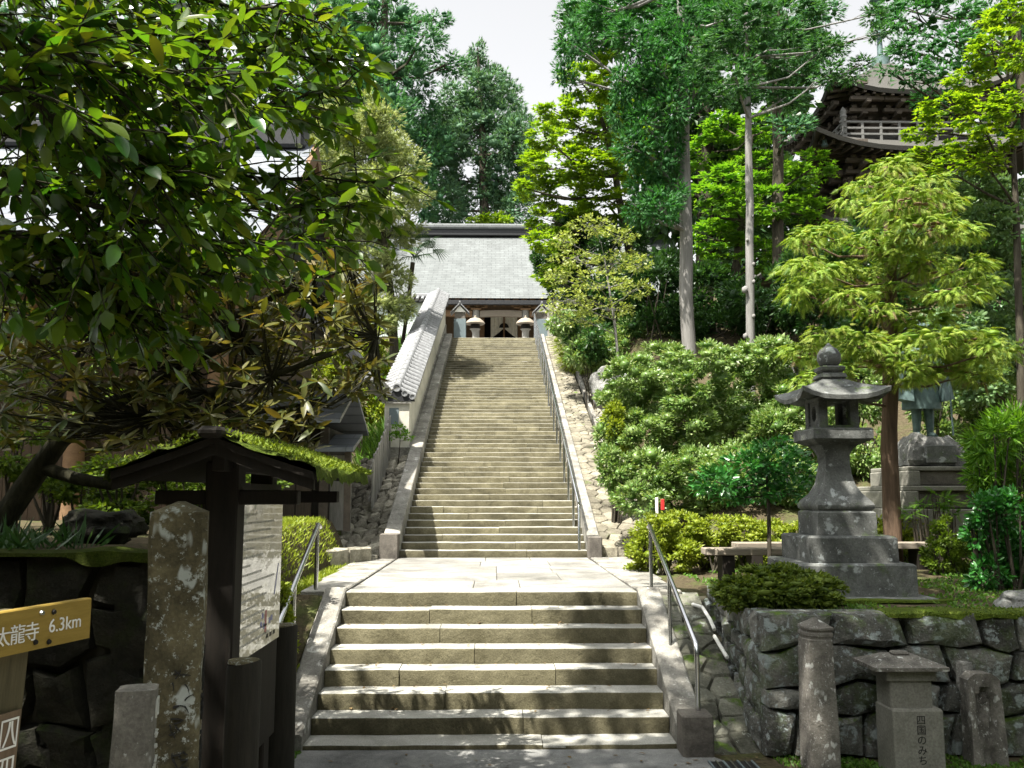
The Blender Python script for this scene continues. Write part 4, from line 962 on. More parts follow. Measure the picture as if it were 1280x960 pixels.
MB().box(-14,GX-.1,12.35,12.5,5.24,5.42).build('fascia', M['darkwood'], sh)
for k in range(36):
    x = -13.8+k*.29; MB().loft([[Vector((x+a,y,z+b)) for a, b in ((-.05,-.06),(.05,-.06),(.05,.04),(-.05,.04))] for y, z in ((12.5,5.32),(14.2,6.2))]).build('rafter', M['brownwood'], sh)
for z in (4.95,4.55): MB().tube([(-13.5,13.4,z),(-3.9,13.4,z)], .15, 12).build('log_beam', M['brownwood'], sh, 40)
for k in range(5):
    x = -4.2-k*2.1; MB().tube([(x,13.6,1.5),(x,13.6,5.3)], .15, 12).build('pillar', M['brownwood'], sh, 40); MB().box(x-.3,x+.3,13.2,13.62,5.12,5.3,.02).build('bracket', M['brownwood'], sh)
for k in range(48):
    x = -13.4+k*.2; MB().box(x+.004,x+.196,13.72,13.78,1.5,4.4).build('wall_board', M['hallboard'], sh)
MB().box(-13.5,-3.9,13.8,19,1.5,5.6).build('inner_wall', M['hallboard'], sh)
m = MB(); rr = []
for i in range(11):   # curved porch eave sweeping down towards the stairs
    t = i/10; pc = P(395+88*t, 398+92*t-26*math.sin(math.pi*t)*.6-(12*max(0,t-.75)*4*max(0,t-.75)), 15.6); rr.append([Vector((pc.x,y,pc.z+dz)) for y, dz in ((13.6,0),(15.6,0),(15.6,-.26),(13.6,-.26))])
m.loft(rr); m.build('porch_roof', M['tiledark'], sh, 40)
pc = P(478,487,15.6); MB().box(pc.x-.05,pc.x+.14,13.5,15.7,pc.z-.12,pc.z+.05,.02).build('eave_tip', M['tile'], sh)
# gatehouse
gh = empty('gatehouse', (-3.3,15.4,1.6), 'small dark timber gatehouse with tiled eaves left of the picket fence', 'gatehouse')
GZ = 1.45
MB().box(-5.2,-2.75,15.0,17.0,GZ,3.15).build('wall', M['darkwood'], gh)
for k in range(8): MB().box(-5.15+k*.27,-4.90+k*.27,14.95,14.997,GZ+.15,2.9).build('wall_board', wood('gate_board', (.05,.04,.03),(.12,.095,.07),(10,10,1)) if k == 0 else bpy.data.materials['gate_board'], gh)
for x in (-5.15,-3.95,-2.8): MB().box(x-.07,x+.07,14.86,14.98,GZ,3.15,.008).build('post', M['agedwood'], gh)
for s in (-1,1):
    y0, y1 = (14.3,15.9) if s < 0 else (17.5,15.9); m = MB(); m.loft([[Vector((x,y0,3.18)),Vector((x,y1,3.85)),Vector((x,y1,3.92)),Vector((x,y0,3.25))] for x in (-5.6,-2.45)]); m.build('roof_slope', M['sideroof'], gh)
MB().box(-5.65,-2.4,15.75,16.05,3.9,4.05,.03).build('ridge', M['tiledark'], gh)
m = MB(); m.loft([[Vector((x,14.6,2.98-.25)),Vector((x,15.6,3.02)),Vector((x,15.6,3.08)),Vector((x,14.6,2.80))] for x in (-2.9,-2.28)]); m.build('pent_roof', M['sideroof'], gh)
MB().box(-2.45,-2.35,14.8,14.9,GZ,2.75).build('pent_post', M['agedwood'], gh)
MB().box(-2.8,-2.4,15.2,15.26,GZ,2.7).build('side_screen', M['greywood'], gh)
m = MB(); m.prism([(-3.55,14.55,GZ+.05),(-3.5,14.55,GZ+.05),(-3.68,14.85,2.1),(-3.73,14.85,2.1)], (.0,.04,0)); tag(m.build('leaning_plank', M['greywood']), 'grey plank leaning against the dark gatehouse wall', 'plank')

# ------------------------------------------------------------------ pagoda up on the right
pg = empty('pagoda', (15.2,33.8,5), 'dark timber pagoda with upswept eaves and a railed balcony behind the maple', 'pagoda')
PCX, PCY = 15.6, 34.2
def storey(z, hb, he, last=False):
    """z: underside of the eave, hb: half body, he: half eave"""
    b = MB(); b.box(PCX-hb,PCX+hb,PCY-hb,PCY+hb,z-2.6,z+.4); b.build('body', M['agedwood'], pg)
    for sx in (-1,-.33,.33,1):
        for side in range(4):
            Mr = Matrix.Translation((PCX,PCY,0)) @ Matrix.Rotation(side*math.pi/2,4,'Z')
            if side in (0,3):
                MB().box(sx*hb-.12,sx*hb+.12,-hb-.1,-hb-.003,z-2.4,z-.9,.01,Mr).build('pillar', M['agedwood'], pg)
                for lv in range(3):   # stepped bracket blocks
                    o_ = .25+.36*lv; zz = z-.85+.30*lv
                    MB().box(sx*hb-.42-.1*lv,sx*hb+.42+.1*lv,-hb-o_-.1,-hb-o_+.08,zz,zz+.14,.01,Mr).build('bracket_arm', M['agedwood'], pg)
                    MB().box(sx*hb-.09,sx*hb+.09,-hb-o_-.22,-hb-.02,zz-.13,zz,.01,Mr).build('bracket_arm', M['agedwood'], pg)
                    for q in (-.36,0,.36): MB().box(sx*hb+q-.09,sx*hb+q+.09,-hb-o_-.12,-hb-o_+.1,zz+.142,zz+.25,.01,Mr).build('bracket_block', M['agedwood'], pg)
    for side in (0,3):
        Mr = Matrix.Translation((PCX,PCY,0)) @ Matrix.Rotation(side*math.pi/2,4,'Z')
        n = int(2*he/.34)
        for k in range(n):
            x = -he+.17+k*.34; l = .55*abs(x/he)**3.2
            m = MB(); m.loft([[Mr @ Vector((x+a,y,zz+bb)) for a, bb in ((-.05,-.06),(.05,-.06),(.05,.05),(-.05,.05))] for y, zz in ((-he+.08,z-.12+l),(-hb-.0,z+.30+l*.2))]); m.build('rafter', M['agedwood'], pg)
    hip_roof(pg, 'roof', M['pagodaroof'], PCX, PCY, z+.02, he, .62, 1.5 if not last else 2.6, hb*.8 if not last else .2, .16, 12, 8, 1.35)
def balcony(z, h):
    MB().box(PCX-h,PCX+h,PCY-h,PCY+h,z-.12,z,.01).build('balcony_deck', M['pagodagrey'], pg)
    for side in (0,3):
        Mr = Matrix.Translation((PCX,PCY,0)) @ Matrix.Rotation(side*math.pi/2,4,'Z')
        for zz in (.25,.48,.72): MB().box(-h-.15,h+.15,-h-.04,-h+.04,z+zz-.04,z+zz+.04,.01,Mr).build('balcony_rail', M['pagodagrey'], pg)
        for k in range(9): MB().box(-h+k*2*h/8-.05,-h+k*2*h/8+.05,-h-.035,-h+.035,z,z+.70,.01,Mr).build('baluster', M['pagodagrey'], pg)
    m = MB(); m.lathe([(.11,0),(.11,.85),(.14,.9),(.10,1.0),(.13,1.1),(.05,1.25),(.01,1.3)], 10, (PCX-h,PCY-h,z)); m.build('corner_post', M['pagodagrey'], pg, 40)
storey(11.0, 2.6, 4.7); balcony(15.1-.1, 2.75); storey(14.55-.35, 2.35, 4.2); storey(16.75, 1.9, 3.25, True)
MB().box(PCX-3.2,PCX+3.2,PCY-3.2,PCY+3.2,5.0,6.2).build('stone_base', M['cheek'], pg)
MB().box(PCX-2.6,PCX+2.6,PCY-2.6,PCY+2.6,6.2,8.4).build('body', M['agedwood'], pg)
MB().lathe([(.35,0),(.35,.4),(.12,.5),(.10,1.2)]+[x for k in range(7) for x in ((.10,1.3+k*.5),(.32,1.4+k*.5),(.32,1.46+k*.5),(.10,1.55+k*.5))]+[(.05,5.2),(.15,5.5),(.01,5.8)], 12, (PCX,PCY,19.2)).build('finial_spire', M['bronze'], pg, 40)
bl = MB(); bc = Vector((PCX-4.25,PCY-4.25,14.6)); bl.lathe([(.02,.12),(.07,.10),(.09,-.05),(.12,-.16),(.10,-.16)], 10, (PCX-3.95,PCY-3.95,14.45)); bl.build('wind_bell', M['bronze'], pg, 40)
# corner of a shed roof at the far right
sd = empty('garden_shed', P(1300,560,11.5), 'corner of a small shed roof among the shrubs by the statue', 'shed')
c = P(1254,520,11.8); m = MB(); m.loft([[Vector((x,y,z)) for x, y, z in ((c.x,11.5,c.z),(c.x+2.2,11.5,c.z+.75),(c.x+2.2,11.5,c.z+.82),(c.x,11.5,c.z+.07))],[Vector((x,y,z)) for x, y, z in ((c.x+.05,12.1,c.z),(c.x+2.2,12.1,c.z+.75),(c.x+2.2,12.1,c.z+.82),(c.x+.05,12.1,c.z+.07))]]); m.build('roof', M['agedwood'], sd)
MB().box(c.x+.35,c.x+2.1,11.7,12.05,1.0,c.z+.12).build('wall', M['brownwood_v'], sd)
# boulders
def boulder(label, c, r, mat, name='boulder', seed=0, pw=.8, parent=None):
    bm = bmesh.new(); bmesh.ops.create_icosphere(bm, subdivisions=4, radius=1)
    for v in bm.verts:
        p = v.co.copy(); d_ = 1+.32*noise.noise(p*1.3+Vector((seed,0,0)))+.16*noise.noise(p*3+Vector((seed,2,0)))+.07*abs(noise.noise(p*7+Vector((seed,0,5))))
        q = Vector([math.copysign(abs(a)**pw, a) for a in p]); v.co = Vector((c[0]+q.x*r[0]*d_, c[1]+q.y*r[1]*d_, c[2]+q.z*r[2]*d_))
    me = bpy.data.meshes.new(name); bm.to_mesh(me); bm.free(); me.polygons.foreach_set('use_smooth',[True]*len(me.polygons)); me.set_sharp_from_angle(angle=R(38))
    return tag(link(name, me, mat, parent), label, 'rock')
boulder('craggy grey boulder among the shrubs beside the rubble gutter', P(765,485,19), (.45,.5,.42), M['boulder'], seed=3)
boulder('pointed pale weathered rock standing at the top of the azalea bank', P(988,475,15.5), (.24,.2,.42), M['boulder'], seed=8, pw=1.1)
boulder('rounded dark mossy rock on top of the dark wall among strap leaves', P(125,660,7.2), (.30,.25,.14), M['wallrock_dark'], seed=12, name='rock')
boulder('white edged rock poking out of the moss on the retaining wall', (3.0+1.6,7.75,1.1), (.22,.2,.12), M['boulder'], seed=15, name='rock')
# ------------------------------------------------------------------ foliage
TPL = {
 'quad': (np.array([(0,0,0),(.45,.5,.10),(1,0,0),(.45,-.5,.10)],float), [(0,2,1),(0,3,2)]),
 'oval': (np.array([(0,0,0),(.3,.46,.10),(.7,.42,.08),(1,0,-.06),(.7,-.42,.08),(.3,-.46,.10),(.5,0,0)],float), [(0,6,1),(1,6,2),(2,6,3),(3,6,4),(4,6,5),(5,6,0)]),
 'needle': (np.array([(0,.12,0),(0,-.12,0),(.55,-.5,.1),(1,0,-.1),(.55,.5,.1)],float), [(0,1,2),(0,2,4),(2,3,4)]),
}
def fan_tpl(k=5, droop=.25):
    """flat conifer spray: a midrib with pairs of side shoots"""
    v = []; f = []
    for i in range(k):
        x0 = .08+.8*i/k; L = .55*(1-.65*i/k)
        for s in (-1,1):
            n = len(v); v += [(x0,0,-droop*x0*x0),(x0+.10,0,-droop*(x0+.1)**2),(x0+.32,s*L,-droop*(x0+.32)**2-.10)]; f.append((n,n+1,n+2) if s > 0 else (n+1,n,n+2))
    n = len(v); v += [(0,.03,0),(0,-.03,0),(1.1,0,-droop*1.25)]; f.append((n+1,n,n+2)); return np.array(v,float), f
TPL['fan'] = fan_tpl(); TPL['tuft'] = (np.array([(0,0,0),(.7,.30,.05),(.55,.05,0),(1,0,.02),(.55,-.05,0),(.7,-.30,.05),(.3,.02,0),(.3,-.02,0),(.5,.02,.35),(.8,0,.45)],float), [(0,2,1),(0,4,3),(0,3,2),(0,5,4),(6,8,9),(7,9,8)])
TPL['maple'] = (np.array([(0,0,0),(.35,.55,.06),(.42,.18,0),(1,0,-.08),(.42,-.18,0),(.35,-.55,.06),(.12,.35,.05),(.12,-.35,.05)],float), [(0,2,1),(0,3,2),(0,4,3),(0,5,4),(0,1,6),(0,7,5)])
def norm(a): return a/np.maximum(np.linalg.norm(a,axis=1,keepdims=True),1e-9)
_ico = bmesh.new(); bmesh.ops.create_icosphere(_ico, subdivisions=1, radius=1.0); ICO_V = np.array([v.co[:] for v in _ico.verts]); ICO_F = [tuple(v.index for v in f.verts) for f in _ico.faces]; _ico.free()
def leaf_mesh(name, pos, dirs, length, width, tpl='quad', upbias=.6, roll=.8, rng=RNG, cores=None):
    n = len(pos); T, Fc = TPL[tpl]; d = norm(dirs)
    up = np.tile([0,0,1.0],(n,1))*upbias + rng.normal(0,roll,(n,3)); nn = up - d*np.sum(up*d,1,keepdims=True); nn = norm(nn); s = np.cross(nn,d)
    L = (length*rng.uniform(.7,1.3,n))[:,None,None]; Wd = (width*rng.uniform(.75,1.25,n))[:,None,None]
    V = pos[:,None,:] + d[:,None,:]*T[None,:,0:1]*L + s[:,None,:]*T[None,:,1:2]*Wd + nn[:,None,:]*T[None,:,2:3]*Wd
    k = len(T); m = len(Fc); Fa = (np.array(Fc,dtype=np.int32)[None]+np.arange(n,dtype=np.int32)[:,None,None]*k).reshape(-1)
    V = V.reshape(-1,3); val = np.repeat(np.clip(rng.normal(.5,.22,n),0,1),k); nf = n*m
    if cores is not None:      # solid, darker-toned lumps standing in for each clump's inner leaves and shade
        cc, cr = cores; mc = len(cc); q = len(ICO_V); cv = cc[:,None,:] + ICO_V[None]*cr[:,None,:]*rng.uniform(.55,1.25,(mc,q,1))
        Fa = np.concatenate([Fa,(np.array(ICO_F,dtype=np.int32)[None]+(len(V)+np.arange(mc,dtype=np.int32)*q)[:,None,None]).reshape(-1)]).astype(np.int32); V = np.concatenate([V,cv.reshape(-1,3)]); val = np.concatenate([val,np.repeat(rng.uniform(.1,.6,mc),q)]); nf += mc*len(ICO_F)
    me = bpy.data.meshes.new(name); me.vertices.add(len(V)); me.vertices.foreach_set('co', V.astype(np.float32).reshape(-1))
    me.loops.add(len(Fa)); me.loops.foreach_set('vertex_index', Fa); me.polygons.add(nf)
    me.polygons.foreach_set('loop_start', np.arange(0,nf*3,3,dtype=np.int32)); me.update(calc_edges=True)
    at = me.attributes.new('v','FLOAT','POINT'); at.data.foreach_set('value', val.astype(np.float32))
    return me
def crown_points(blobs, n, sub=16, subr=.30, shell=.55, flat=1.0, rng=RNG, droop=0.0):
    """blobs: (centre, (rx,ry,rz)); leaves gather in sub-clumps spread through each blob"""
    wts = np.array([b[1][0]*b[1][2] for b in blobs])**.9; wts /= wts.sum(); P_, D_, cl, cr = [], [], [], []
    for (c, r), w in zip(blobs, wts):
        k = max(4, int(n*w)); c = np.array(c); r = np.array(r)
        ns = max(5, int(sub*rng.uniform(.8,1.2))); sd = norm(rng.normal(0,1,(ns,3))); rad = shell+(1-shell)*rng.random(ns)**.5; sc = sd*rad[:,None]; cl += [c+q*r for q in sc]
        sr = subr*rng.uniform(.6,1.35,ns); cr += [r*q*np.array([1,1,flat]) for q in sr]
        wi = rng.integers(0,ns,k); off = norm(rng.normal(0,1,(k,3)))*(.35+.65*rng.random(k)**.6)[:,None]*sr[wi][:,None]; off[:,2] *= flat
        p = (sc[wi]+off)*r; P_.append(c+p)
        dd = norm(off*r)*.7+norm(sc[wi]*r)*.5; dd[:,2] -= droop; D_.append(dd)
    return np.concatenate(P_), np.concatenate(D_), (np.array(cl), np.array(cr))
def blobs_px(lst, Y, dr=1.0, jit=0.0):
    out = []
    for b in lst:
        y = b[4] if len(b) > 4 else Y+random.uniform(-jit,jit); c = P(b[0],b[1],y); k = y/F; out.append((tuple(c),(b[2]*k,(b[2]+b[3])/2*k*dr,b[3]*k)))
    return out
def area(blobs): return sum(math.pi*r[0]*r[2] for c, r in blobs)
BUDGET = [0]; COV = 1.5
def foliage(parent, name, blobs, mat, length, width, tpl='quad', cover=3.0, limit=110000, stuff=True, twigs=None, **kw):
    core = kw.pop('core',.55); up = kw.pop('upbias',.6); roll = kw.pop('roll',.8); rng = np.random.default_rng(int(abs(blobs[0][0][0]*1000))+len(blobs))
    n = int(min(limit, COV*cover*area(blobs)/(length*width*.55))); p, d, cl = crown_points(blobs, n, rng=rng, **kw)
    me = leaf_mesh(name, p, d, length, width, tpl, up, roll, rng, (cl[0], cl[1]*core) if core > 0 else None); BUDGET[0] += len(me.polygons); o = link(name, me, mat, parent)
    if stuff: o['kind'] = 'stuff'
    return o, cl
def tree(name, label, cat, trunk, rad, blobs, lmat, length, width, bmat, tpl='quad', cover=3.0, branch_r=None, group=None, crown='crown', nb=3, **kw):
    trunk = [Vector(p) for p in trunk]; root = empty(name, trunk[0], label, cat, group)
    pts = []; rr = []
    for i in range(len(trunk)-1):
        for k in range(4):
            t = k/4; p = trunk[i].lerp(trunk[i+1], t); pts.append(p+noise.noise_vector(p*1.3)*rad[0]*.35); rr.append((rad[i]+(rad[i+1]-rad[i])*t)*(1+.10*noise.noise(p*3)))
    pts.append(trunk[-1]); rr.append(rad[-1]); rr[0] *= 1.25
    MB().tube(pts, rr, 12).build('trunk', bmat, root, 60)
    o, cl = foliage(root, crown, blobs, lmat, length, width, tpl, cover, **kw)
    br = branch_r or rad[-1]*.6; m = MB(); rnd = random.Random(len(blobs)*7+int(trunk[0].x*10))
    q0 = 0
    for (c, r) in blobs:
        c = Vector(c); j = min(range(len(pts)), key=lambda i: (pts[i]-c).length*1.0 + (0 if pts[i].z < c.z else 2.0)); s = pts[j]
        mid = s.lerp(c,.5)+Vector((0,0,-.08*(c-s).length))+Vector((rnd.uniform(-.1,.1),rnd.uniform(-.1,.1),0))*(c-s).length
        m.tube([s,mid,c], [min(br,rr[j]*.7),br*.65,br*.35], 6, False)
        for k in range(nb):
            e = c+Vector((rnd.uniform(-.85,.85)*r[0],rnd.uniform(-.85,.85)*r[1],rnd.uniform(-.5,.85)*r[2])); h_ = c.lerp(mid,rnd.uniform(0,.6)); m.tube([h_,h_.lerp(e,.5)+Vector((0,0,-.05*r[2])),e], [br*.35,br*.22,br*.08], 5, False)
    if m.v: tag(m.build('branches', bmat, root, 60), kind='stuff')
    return root
def bush(name, label, cat, blobs, lmat, length, width, tpl='quad', cover=3.5, group=None, stems=True, smat=None, **kw):
    c0 = blobs[0][0]; zb = min(c[2]-r[2] for c, r in blobs); root = empty(name, (c0[0],c0[1],max(zb,H(c0[0],c0[1]))), label, cat, group)
    o, cl = foliage(root, 'foliage', blobs, lmat, length, width, tpl, cover, **kw)
    if stems:
        m = MB()
        for c, r in blobs:
            for k in range(5):
                b = Vector((c[0]+random.uniform(-.3,.3)*r[0], c[1]+random.uniform(-.3,.3)*r[1], H(c[0],c[1])-.05)); e = Vector((c[0]+random.uniform(-.7,.7)*r[0], c[1]+random.uniform(-.7,.7)*r[1], c[2]+random.uniform(0,.6)*r[2])); m.tube([b,b.lerp(e,.5)+Vector((random.uniform(-.1,.1)*r[0],0,0)),e],[.022,.014,.005],5,False)
        tag(m.build('stems', smat or M['bark_dark'], root, 60), kind='stuff')
    return root
M['bark_grey'] = bark('pale_grey_bark', (.13,.125,.115), (.27,.262,.25), 7, .7, .10)
M['bark_brown'] = bark('red_brown_bark', (.06,.042,.03), (.16,.11,.075), 9, 1.0, .08)
M['bark_dark'] = bark('dark_bark', (.03,.026,.02), (.09,.08,.06), 6, .8, .2)
M['bark_moss'] = bark('mossy_dark_bark', (.018,.018,.012), (.06,.058,.035), 7, .8, .3)
LM = {}
LM['fore'] = leafmat('broad_evergreen_leaf', [(.022,.065,.010),(.05,.115,.014),(.085,.15,.016),(.13,.165,.022)], .5, .28, (1.7,1.6,.35), .5)
LM['fore_obj'] = leafmat('broad_evergreen_leaf_single', [(.018,.06,.010),(.055,.12,.014),(.035,.13,.016),(.11,.165,.016),(.06,.16,.018),(.15,.165,.024),(.03,.08,.014)], .5, .28, (1.7,1.6,.35), .5, True)
LM['rhodo'] = leafmat('rhododendron_leaf', [(.035,.06,.014),(.08,.095,.02),(.125,.125,.03),(.15,.12,.04)], .35, .4, (1.4,1.15,.4), .45)
LM['rhodo_obj'] = leafmat('rhododendron_leaf_single', [(.035,.065,.014),(.08,.095,.02),(.135,.13,.035),(.065,.09,.018),(.16,.13,.045)], .35, .4, (1.4,1.15,.4), .45, True)
LM['cedar'] = leafmat('hazed_cedar_spray', [(.025,.095,.042),(.055,.165,.065),(.10,.235,.09)], .3, .6)  # lightened so the distance haze sits in the leaf colour
LM['cedar_bright'] = leafmat('bright_cedar_spray', [(.014,.08,.018),(.03,.13,.025),(.055,.19,.035)], .35, .6)
LM['fir'] = leafmat('fir_spray', [(.008,.045,.012),(.02,.085,.018),(.045,.14,.028),(.09,.22,.045)], .3, .55)
LM['cypress'] = leafmat('hazed_cypress_spray', [(.04,.11,.06),(.085,.18,.09),(.15,.27,.13)], .25, .6)  # light bluish green carries the far tree's depth haze
LM['pale'] = leafmat('pale_olive_leaf', [(.12,.17,.05),(.24,.29,.10),(.42,.44,.22)], .3, .5)
LM['maple'] = leafmat('yellow_green_maple', [(.09,.18,.010),(.16,.27,.015),(.27,.36,.025)], .45, .5, (1.4,1.4,.4))
LM['maple_green'] = leafmat('green_maple', [(.06,.17,.012),(.11,.25,.02),(.18,.32,.03)], .45, .5, (1.4,1.4,.5))
LM['holly'] = leafmat('small_yellowish_leaf', [(.10,.16,.03),(.22,.27,.06),(.36,.39,.13)], .35, .45)
LM['dark'] = leafmat('dark_understory_leaf', [(.016,.05,.014),(.032,.085,.02),(.06,.13,.03)], .3, .4)
LM['azalea'] = leafmat('azalea_bank_leaf', [(.06,.14,.025),(.12,.21,.045),(.20,.28,.09),(.36,.40,.22)], .3, .38, None, .5)
LM['yellow'] = leafmat('yellow_azalea_leaf', [(.12,.18,.014),(.22,.28,.022),(.33,.37,.045)], .35, .5, (1.3,1.3,.5))
LM['golden'] = leafmat('golden_cypress_spray', [(.10,.20,.022),(.20,.32,.034),(.30,.39,.055),(.36,.38,.08)], .35, .55, (1.3,1.3,.5))
LM['brown_spray'] = leafmat('browned_spray', [(.18,.12,.06),(.28,.20,.11)], .2, .8)
LM['camellia'] = leafmat('camellia_leaf', [(.015,.06,.012),(.03,.10,.018),(.06,.15,.03),(.13,.22,.07)], .3, .35, None, .5)
LM['mossy'] = leafmat('moss_frond', [(.08,.13,.012),(.16,.22,.02),(.26,.31,.035)], .3, .8)
LM['litter'] = leafmat('dry_leaf', [(.06,.04,.02),(.14,.09,.04),(.22,.16,.07)], .15, .8)
LM['glossy'] = leafmat('glossy_green_leaf', [(.018,.10,.018),(.035,.16,.026),(.06,.22,.038)], .28, .28, None, .6)
LM['bluegreen'] = leafmat('pale_bluegreen_leaf', [(.07,.14,.05),(.12,.21,.08),(.19,.28,.13)], .35, .45)
LM['topiary'] = leafmat('juniper_mound_spray', [(.05,.09,.010),(.11,.16,.018),(.20,.25,.03)], .25, .7)
LM['grass'] = leafmat('grass_blade', [(.05,.12,.015),(.09,.20,.025),(.16,.28,.04)], .4, .5)
LM['strap'] = leafmat('strap_leaf', [(.02,.06,.015),(.04,.10,.03),(.09,.15,.07)], .3, .35)
LM['garden'] = leafmat('garden_leaf', [(.06,.11,.010),(.11,.18,.016),(.18,.25,.03)], .4, .5)

# -- trees behind
bb = blobs_px([(468,20,52,45),(440,85,46,55),(498,100,44,46),(528,48,30,20),(560,80,26,13),(418,20,40,40),(470,160,55,45),(545,25,20,10),(520,140,30,25),(425,150,40,40),(480,60,44,40),(455,125,40,40),(500,170,34,30),(540,190,26,40),(530,240,24,34)], 46, 1.0, 2)
tree('cedar_tree','tall blue-green cedar with ragged open boughs against the sky left of the cypress','cedar',[P(482,300,46),P(480,100,46),P(478,-40,46)],[.4,.3,.12],bb,LM['cedar'],.40,.18,M['bark_dark'],'tuft',4.6,.12,sub=30,subr=.27)
bb = blobs_px([(597,66,10,14),(596,86,18,18),(600,112,34,26),(582,142,34,28),(628,145,28,28),(600,175,50,30),(560,185,25,30),(643,180,24,36),(580,220,48,34),(632,225,36,36),(560,255,30,28),(605,262,50,25),(650,262,20,25),(570,125,24,24),(553,160,26,28),(548,210,28,40),(638,118,14,18),(655,165,13,28),(652,215,16,40),(620,100,16,16)], 50, 1.0, 1.5)
tree('cypress_tree','dense dark cypress with a rounded cone crown rising behind the hall roof','cypress',[P(606,300,50),P(603,160,50),P(597,60,50)],[.30,.18,.05],bb,LM['cypress'],.36,.20,M['bark_dark'],'tuft',6.0,.08,sub=34,subr=.26)
bb = blobs_px([(610,274,20,7),(625,272,14,8),(600,277,14,5)], 47, 1.0)
bush('shrub','small yellow-green shrub just showing above the hall ridge','shrub',bb,LM['maple'],.22,.14,'quad',4,stems=False)
bb = blobs_px([(395,40,45,55),(360,80,50,60),(300,40,60,60),(240,60,60,70),(180,30,60,50),(120,60,60,60),(60,40,60,60),(400,170,40,60),(340,150,50,60),(0,90,60,80)], 40, 1.0, 2)
tree('cedar_tree','broad dark cedar mostly hidden behind the overhanging leafy branches','cedar',[P(240,320,40),P(240,120,40),P(240,-60,40)],[.5,.35,.15],bb,LM['cedar'],.42,.18,M['bark_dark'],'tuft',2.2,.12,sub=22,subr=.26)
# -- pale rounded tree beside the tiled wall
bb = blobs_px([(438,135,40,26),(480,150,30,22),(418,170,42,34),(466,190,46,34),(508,205,24,22),(425,225,46,36),(480,240,46,34),(520,245,18,16),(440,280,40,30),(492,285,34,26),(400,260,36,36),(450,330,36,30),(485,345,30,26),(430,380,34,28),(470,395,34,24),(405,330,30,30),(498,385,20,18),(400,200,30,30),(455,160,34,26)], 25, 1.0, 1)
tree('podocarpus_tree','pale olive rounded evergreen in cloudy clumps above the tiled wall','evergreen tree',[P(494,500,25.3),P(493,430,25.3),P(480,300,25.3),P(460,160,25.3)],[.14,.13,.10,.05],bb,LM['pale'],.17,.06,M['bark_dark'],'tuft',5.4,.05,sub=32,subr=.28)
# -- palm
pr_ = empty('fan_palm', P(508,420,26.5), 'dark fan palm with drooping shaggy fronds in front of the hall roof', 'palm')
MB().tube([P(503,430,26.6),P(509,390,26.5),P(516,328,26.4)], [.06,.06,.07], 10).build('trunk', M['bark_dark'], pr_, 60)
c = P(518,322,26.4); rg = np.random.default_rng(4)
for k in range(13):
    a = 2*math.pi*k/13+.3; el = rg.uniform(-.5,.9); dv = Vector((math.cos(a)*math.cos(el), math.sin(a)*math.cos(el), math.sin(el))); L = rg.uniform(.48,.70); tip = c+dv*L
    m = MB(); m.tube([c,c+dv*L*.5+Vector((0,0,.03)),tip],[.012,.010,.007],4,False); side = dv.cross(Vector((0,0,1))).normalized(); upv = side.cross(dv)
    for q in range(15):
        f = (q-7)/7*1.25; d2 = (dv*math.cos(f)+side*math.sin(f)).normalized(); l2 = .66*(1-.25*abs(f)); mid = tip+d2*l2*.55+upv*.02; end = tip+d2*l2+Vector((0,0,-.16-.08*abs(f))); w = d2.cross(upv).normalized()*.02
        m.add([tip,mid+w,mid-w,end],[(0,1,2),(1,3,2)])
    m.build('frond', LM['dark'] if k % 3 else LM['strap'], pr_)
# -- right side trees
bb = blobs_px([(728,105,30,26),(700,140,26,20),(760,100,28,34),(680,170,24,16),(720,165,36,26),(668,205,20,16),(760,150,34,34),(700,205,40,22),(745,210,40,26),(672,240,26,18),(710,245,38,22),(790,190,30,40),(760,255,40,26),(690,275,34,20),(735,285,36,22),(678,300,20,14),(655,235,10,10),(700,320,26,22),(685,345,18,14)], 23.5, 1.1, 1.5)
tree('maple_tree','yellow-green maple in layered sprays leaning over the hall roof from the right','maple',[P(800,420,24),P(790,330,24),P(770,220,24),P(745,120,24)],[.16,.13,.09,.04],bb,LM['maple'],.13,.11,M['bark_dark'],'maple',4.4,.05,sub=26,subr=.34,flat=.32,upbias=1.6,roll=.5)
bb = blobs_px([(745,40,44,34),(800,30,50,34),(860,50,50,40),(920,40,50,40),(980,50,50,40),(840,120,50,44),(900,120,44,40),(960,130,50,40),(800,170,50,50),(870,190,44,44),(930,190,40,40),(850,260,44,44),(910,280,40,40),(980,300,40,40),(970,230,36,40)], 31, 1.0, 1.5)
tree('cedar_tree','shadowy broad cedar filling the gaps behind the bare trunks and the green maple','cedar',[P(880,470,31),P(880,250,31),P(880,-20,31)],[.35,.3,.15],bb,LM['dark'],.34,.20,M['bark_dark'],'quad',3.4,.08,sub=24,subr=.30)
bb = blobs_px([(705,300,30,30),(690,330,26,26),(730,320,36,30),(775,320,40,40),(700,365,22,20),(740,360,40,30)], 24.5, 1.1, 1)
bush('evergreen_shrub','dark evergreen shrub under the yellow-green maple next to the hall eave','shrub',bb,LM['dark'],.10,.05,'quad',4,stems=False,sub=18)
bb = blobs_px([(730,22,36,18),(715,55,18,30),(765,15,40,24),(820,12,46,26),(875,10,40,26),(790,45,34,16),(706,95,12,22),(745,50,22,14),(905,25,30,20)], 20.5, 1.2, 1.5)
bb += blobs_px([(806,60,18,24),(832,50,24,24),(826,90,30,30),(800,110,20,30),(780,100,14,26),(775,140,14,26),(805,155,26,28),(838,135,20,28),(790,185,20,22),(820,200,26,26),(842,185,14,30),(805,235,20,20),(826,258,24,20),(800,262,16,16),(846,240,10,20),(862,60,26,30),(868,115,16,22),(850,20,30,24)], 19.6, .9, .3)
